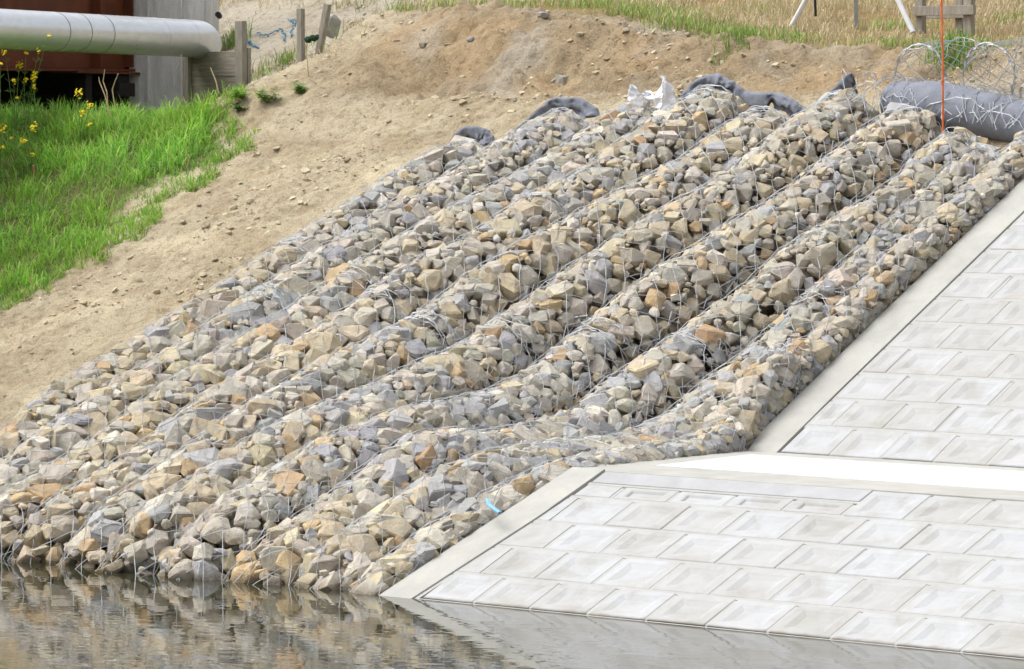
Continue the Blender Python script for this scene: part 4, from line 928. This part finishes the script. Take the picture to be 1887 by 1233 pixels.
ro = [at_v(x, y, 5.90) for x, y in ((1652, 190), (1700, 193), (1750, 200), (1800, 210), (1850, 220), (1900, 229), (2000, 244))]
t = np.linspace(0, 6, 50); Q = np.stack([np.interp(t, np.arange(7), np.array(ro)[:, k]) for k in range(3)], 1); m = MB(); m.tube(Q, .145 * (1 + .16 * vnoise(t * 1.2, t * 0 + 2, 4) * .5), 30, flat=1.1)
V = np.concatenate(m.V); V += .014 * np.stack([fbm(V[:, 0] * 5, V[:, 2] * 5, 3, 1) * 0, fbm(V[:, 0] * 5, V[:, 2] * 7, 3, 2), fbm(V[:, 0] * 5, V[:, 1] * 7, 3, 3)], 1); m.V = [V.astype(np.float32)]
tag(m.build('felt_roll', M['felt'], origin=Q[0], smooth=True), 'thick rolled grey felt lying under the loose wire baskets', 'felt roll')
def cage(x, y, v, rad, ln, tilt, label, yaw=0.0):
    c = at_v(x, y, v); r = empty('wire_basket', c, label, 'wire basket', 'empty wire baskets above the gabions'); rg = MB(); nt = MB()
    ax = np.array([math.sin(yaw), math.cos(yaw), tilt]); ax /= np.linalg.norm(ax); X = np.cross(ax, [0, 0, 1.0]); X /= np.linalg.norm(X); Y = np.cross(X, ax)
    th = np.linspace(0, 2 * PI, 41)
    def P(s, a, j=0.0): return c + ax * s + rad * (1 + j) * (np.cos(a)[..., None] * X * .92 + np.sin(a)[..., None] * Y)
    for b in range(2):
        q = P(0.0, th, .0) + rng.normal(0, .005, (41, 3)); rg.segs(q[:-1], q[1:], .0042)
    q = P(ln, th) + rng.normal(0, .005, (41, 3)); rg.segs(q[:-1], q[1:], .0028)
    rg.build('hoop', M['wire'], r)
    nj = 13; ni = int(ln / .17); A, B = [], []; J = np.arange(nj + 1)
    rows = [P(np.array(i * ln / (2 * ni))[..., None] * np.ones(1) if False else (i * ln / (2 * ni)), (J[:nj] + .5 * (i % 2)) * 2 * PI / nj, 0) + rng.normal(0, .007, (nj, 3)) for i in range(2 * ni + 1)]
    for i in range(2 * ni):
        a, b_ = rows[i], rows[i + 1]
        sh = np.roll(b_, 1, 0) if i % 2 == 0 else np.roll(b_, -1, 0)
        A += [a, a]; B += [b_, sh]
    nt.segs(np.concatenate(A), np.concatenate(B), .0027)
    g2 = []                                                       # end lid: a few crossing wires
    for k in range(5):
        a0, a1 = rng.uniform(0, 6.3), rng.uniform(0, 6.3); g2.append((P(.02, np.array([a0]))[0], P(.02, np.array([a1]))[0]))
    nt.segs([a for a, _ in g2], [b_ for _, b_ in g2], .0027); nt.build('wire_netting', M['wire'], r)
cage(1696, 140, 6.25, .195, .55, .1, 'empty wire basket standing open left of and behind the orange rod', -.15)
cage(1822, 140, 6.25, .20, .6, .1, 'empty wire basket standing open right of the orange rod', -.1)
cage(1905, 208, 6.2, .18, .7, .3, 'squashed empty wire basket at the right picture edge', .5)
nr = empty('wire_netting_sheet', Q[10], 'loose tangled wire netting draped over the grey felt roll', 'wire netting'); nn = MB()
for fam in range(2):
    for k in range(22):
        x0 = 1590 + k * 15 + rng.normal(0, 6); dx = (60 if fam else -55) + rng.normal(0, 22); pts = []
        for q in np.linspace(0, 1, 8):
            a = q * 2.3 + .2; xx = x0 + dx * q; c = at_v(xx, 194 + (xx - 1650) * .14, 5.90); pts.append(c + np.array([0, -math.cos(a) * .19, .02 + math.sin(a) * .185 - (1 - q) * .08]) + rng.normal(0, .012, 3))
        pts = np.array(pts); nn.segs(pts[:-1], pts[1:], .0026)
nn.build('netting', M['wire'], nr)
hp = MB()
for (x0, x1, yb, yt) in ((1560, 1640, 232, 150), (1600, 1700, 235, 175), (1690, 1830, 240, 180), (1735, 1890, 250, 205)):
    t = np.linspace(0, PI, 18); pts = np.array([at_v((x0 + x1) / 2 - (x1 - x0) / 2 * math.cos(a), yb - (yb - yt) * math.sin(a), 5.74) for a in t]) + rng.normal(0, .007, (18, 3)); hp.segs(pts[:-1], pts[1:], .0026)
hp.build('hoop', M['wire'], nr)

# orange rod
A, B = at_v(1738, 240, 5.55), at_v(1734, -25, 5.55); rd = empty('marker_rod', A, 'thin orange painted rod standing in the top of a gabion', 'rod')
m = MB(); m.tube(np.array([A - [0, 0, .25], (A + B) / 2 + [.006, 0, 0], B]), .0062, 8); m.build('rod', M['orange'], rd)
m = MB()
for f in (.12, .33, .62, .88): c = A + (B - A) * f; m.tube(np.array([c - [0, 0, .009], c + [0, 0, .009]]), .0095, 8)
m.build('coupling', M['orange'], rd)

# ------------------------------------------------------------------ levee top: poles, barrier, far fence
def pole(xt, yt, xb, yb, v, r, mat, name, label, cat, n=12, group=None):
    A, B = at_v(xb, yb, v), at_v(xt, yt, v); m = MB(); m.tube(np.array([A - (B - A) * .08, B]), r, n); tag(m.build(name, mat, origin=A), label, cat, group)
pole(1507, -40, 1462, 42, 8.6, .018, M['white'], 'pole', 'white pole slanting right up out of the dry grass', 'pole', group='slanting white poles')
pole(1635, -42, 1679, 52, 8.45, .019, M['white'], 'pole', 'white pole slanting left up beside the wooden barrier', 'pole', group='slanting white poles')
pole(1501, -30, 1503, 26, 9.0, .0095, M['black'], 'post', 'thin dark post right of the first slanting white pole', 'post', 8)
pole(1576, -30, 1578, 45, 8.9, .021, M['grey'], 'post', 'thick grey post between the two slanting white poles', 'post', 4)
wb = empty('wooden_barrier', at_v(1740, 55, 8.6), 'grey wooden barrier of two crossbeams on posts in the grass', 'barrier')
for (xa, xb, ya, yb, v) in ((1690, 1703, -35, 62, 8.6), (1779, 1793, -35, 66, 8.6), (1764, 1776, -35, 64, 8.9)): span(xa, xb, ya, yb, v, .045, M['wood'], 'post', wb)
span(1684, 1796, 12, 27, 8.56, .03, M['wood'], 'crossbeam', wb); span(1692, 1792, 24, 33, 8.86, .03, M['wood'], 'crossbeam', wb)
fe = empty('rail_fence', (LT[4][0], 11.5, LT[4][2]), 'low dark rail fence along the levee top at the upper right', 'fence')
us = np.linspace(-7, 0, 15); m = MB(); m.tube(np.array([[q, 11.6, float(np.interp(q, LT_U, LT_Z)) + .012] for q in us]), .014, 6); m.build('rail', M['grey'], fe)
for q in us[::2]: m = MB(); m.box((q, 11.6, float(np.interp(q, LT_U, LT_Z)) - .06), (.035, .035, .18), bev=.003); m.build('post', M['wood'], fe)

# ------------------------------------------------------------------ dead stalks, twigs, peg, stones on the soil
def stalk(pix, v, r, label, name='dead_stalk', cat='stalk', mat=None):
    P = np.array([at_v(x, y, v) if v else gpt(x, y) + np.array([0, 0, .008]) for x, y in pix]); m = MB(); m.tube(P, np.linspace(r, r * .6, len(P)), 6, 0, (.46, .36, .22)); tag(m.build(name, mat or M['clod'], origin=P[0]), label, cat)
stalk([(204, 215), (193, 175), (183, 150), (182, 142)], 5.9, .0053, 'pale dead stalk leaning left under the girder, leftmost of the dry stalks')
stalk([(200, 215), (197, 170), (190, 150), (193, 128)], 5.9, .0053, 'tallest pale dead stalk in front of the girder flange')
stalk([(212, 200), (207, 165), (212, 150), (218, 136)], 5.95, .0053, 'pale dead stalk leaning right in front of the girder flange')
stalk([(403, 172), (398, 150), (388, 125)], 6.3, .0058, 'bent straw stalk in front of the timber boards')
stalk([(569, 150), (567, 120), (563, 82)], 6.6, .0052, 'upright straw stalk standing alone on the bare earth')
stalk([(335, 100), (330, 118), (320, 142), (322, 160)], 6.3, .004, 'dark bare twig hanging in front of the concrete abutment', 'twig', 'twig', M['grey'])
stalk([(428, 239), (455, 238), (478, 240), (494, 244)], 0, .0065, 'longest dry twig lying on the bare earth by the grass corner', 'twig', 'twig')
stalk([(420, 237), (430, 230), (440, 221)], 0, .0055, 'short dry twig leaning on the grass corner', 'twig', 'twig')
stalk([(558, 334), (570, 333), (581, 335)], 0, .0075, 'short grey twig on the middle of the bare earth', 'twig', 'twig')
stalk([(16, 622), (26, 637), (40, 655)], 0, .007, 'yellow straw on the cracked earth near the left gabion', 'twig', 'twig')
stalk([(1650, 18 + 30), (1640, 60), (1605, 74)], 8.2, .005, 'pale bent straw in the grass below the slanting white poles', 'twig', 'twig')
c = gpt(62, 330); m = MB(); m.box(c + [0, 0, .04], (.043, .012, .12), rot_to(np.array([.1, -.1, 1.0]), .3, 0) @ np.eye(3), bev=.004); tag(m.build('wooden_peg', M['brown'], origin=c), 'small reddish wooden peg in the green grass', 'peg')
def loose(px, py, e, col, label):
    c = gpt(px, py); m = MB(); V, L, N = ROCKS[rng.integers(len(ROCKS))]; m.add(V * np.array(e) + c + np.array([0, 0, e[2] * .4]), L, N, 0, np.array(col)); tag(m.build('loose_stone', M['stone'], origin=c), label, 'stone', 'stones lying on the bare earth')
loose(1035, 152, (.045, .04, .04), (.36, .34, .30), 'grey stone stuck at the foot of the cut bank above the gabions')
loose(868, 74, (.03, .024, .02), (.30, .30, .31), 'blue-grey stone high in the cut bank')
loose(780, 86 , (.03, .024, .02), (.30, .26, .20), 'brown stone at the left of the cut bank')
loose(948, 185, (.018, .018, .015), (.55, .52, .46), 'pale pebble above the second gabion top')
loose(772, 300, (.03, .03, .02), tuple(pale), 'pale clod on the soil beside the leftmost gabion')
loose(1000, 30, (.042, .03, .024), (.36, .34, .31), 'grey stone under the grass fringe of the crest')

# ------------------------------------------------------------------ light, sky, camera
wd = bpy.data.worlds.new('World'); S.world = wd; wd.use_nodes = True; nt = wd.node_tree; nt.nodes.clear()
sky = nt.nodes.new('ShaderNodeTexSky'); sky.sky_type = 'NISHITA'; sky.sun_disc = False
EL, AZ = math.radians(60), math.radians(236)
sky.sun_elevation = EL; sky.sun_rotation = AZ; sky.air_density = 1.0; sky.dust_density = 5.0; sky.ozone_density = 1.0
hs = nt.nodes.new('ShaderNodeHueSaturation'); hs.inputs['Saturation'].default_value = .18
bg = nt.nodes.new('ShaderNodeBackground'); bg.inputs['Strength'].default_value = .15; ow = nt.nodes.new('ShaderNodeOutputWorld')
nt.links.new(sky.outputs[0], hs.inputs['Color']); nt.links.new(hs.outputs[0], bg.inputs[0]); nt.links.new(bg.outputs[0], ow.inputs[0])
sl = bpy.data.lights.new('sun', 'SUN'); sl.energy = .95; sl.angle = math.radians(42); sl.color = (1, .97, .92)
so = bpy.data.objects.new('sun', sl); COL.objects.link(so)
dsun = Vector((math.sin(AZ) * math.cos(EL), math.cos(AZ) * math.cos(EL), math.sin(EL)))      # towards the sun
so.rotation_euler = dsun.to_track_quat('Z', 'Y').to_euler(); so.location = (0, 0, 30)
cd = bpy.data.cameras.new('camera'); cd.sensor_width = 36; cd.lens = F_PX / 1887 * 36; cd.clip_end = 500; cd.clip_start = .5
co = bpy.data.objects.new('camera', cd); COL.objects.link(co); co.location = CAM; co.rotation_euler = (PI / 2 - PITCH, 0, YAW); S.camera = co
S.view_settings.view_transform = 'Standard'; S.view_settings.look = 'None'; S.view_settings.gamma = 1.0; S.view_settings.exposure = 0.86
S.cycles.max_bounces = 6; S.cycles.diffuse_bounces = 3; S.cycles.use_denoising = True
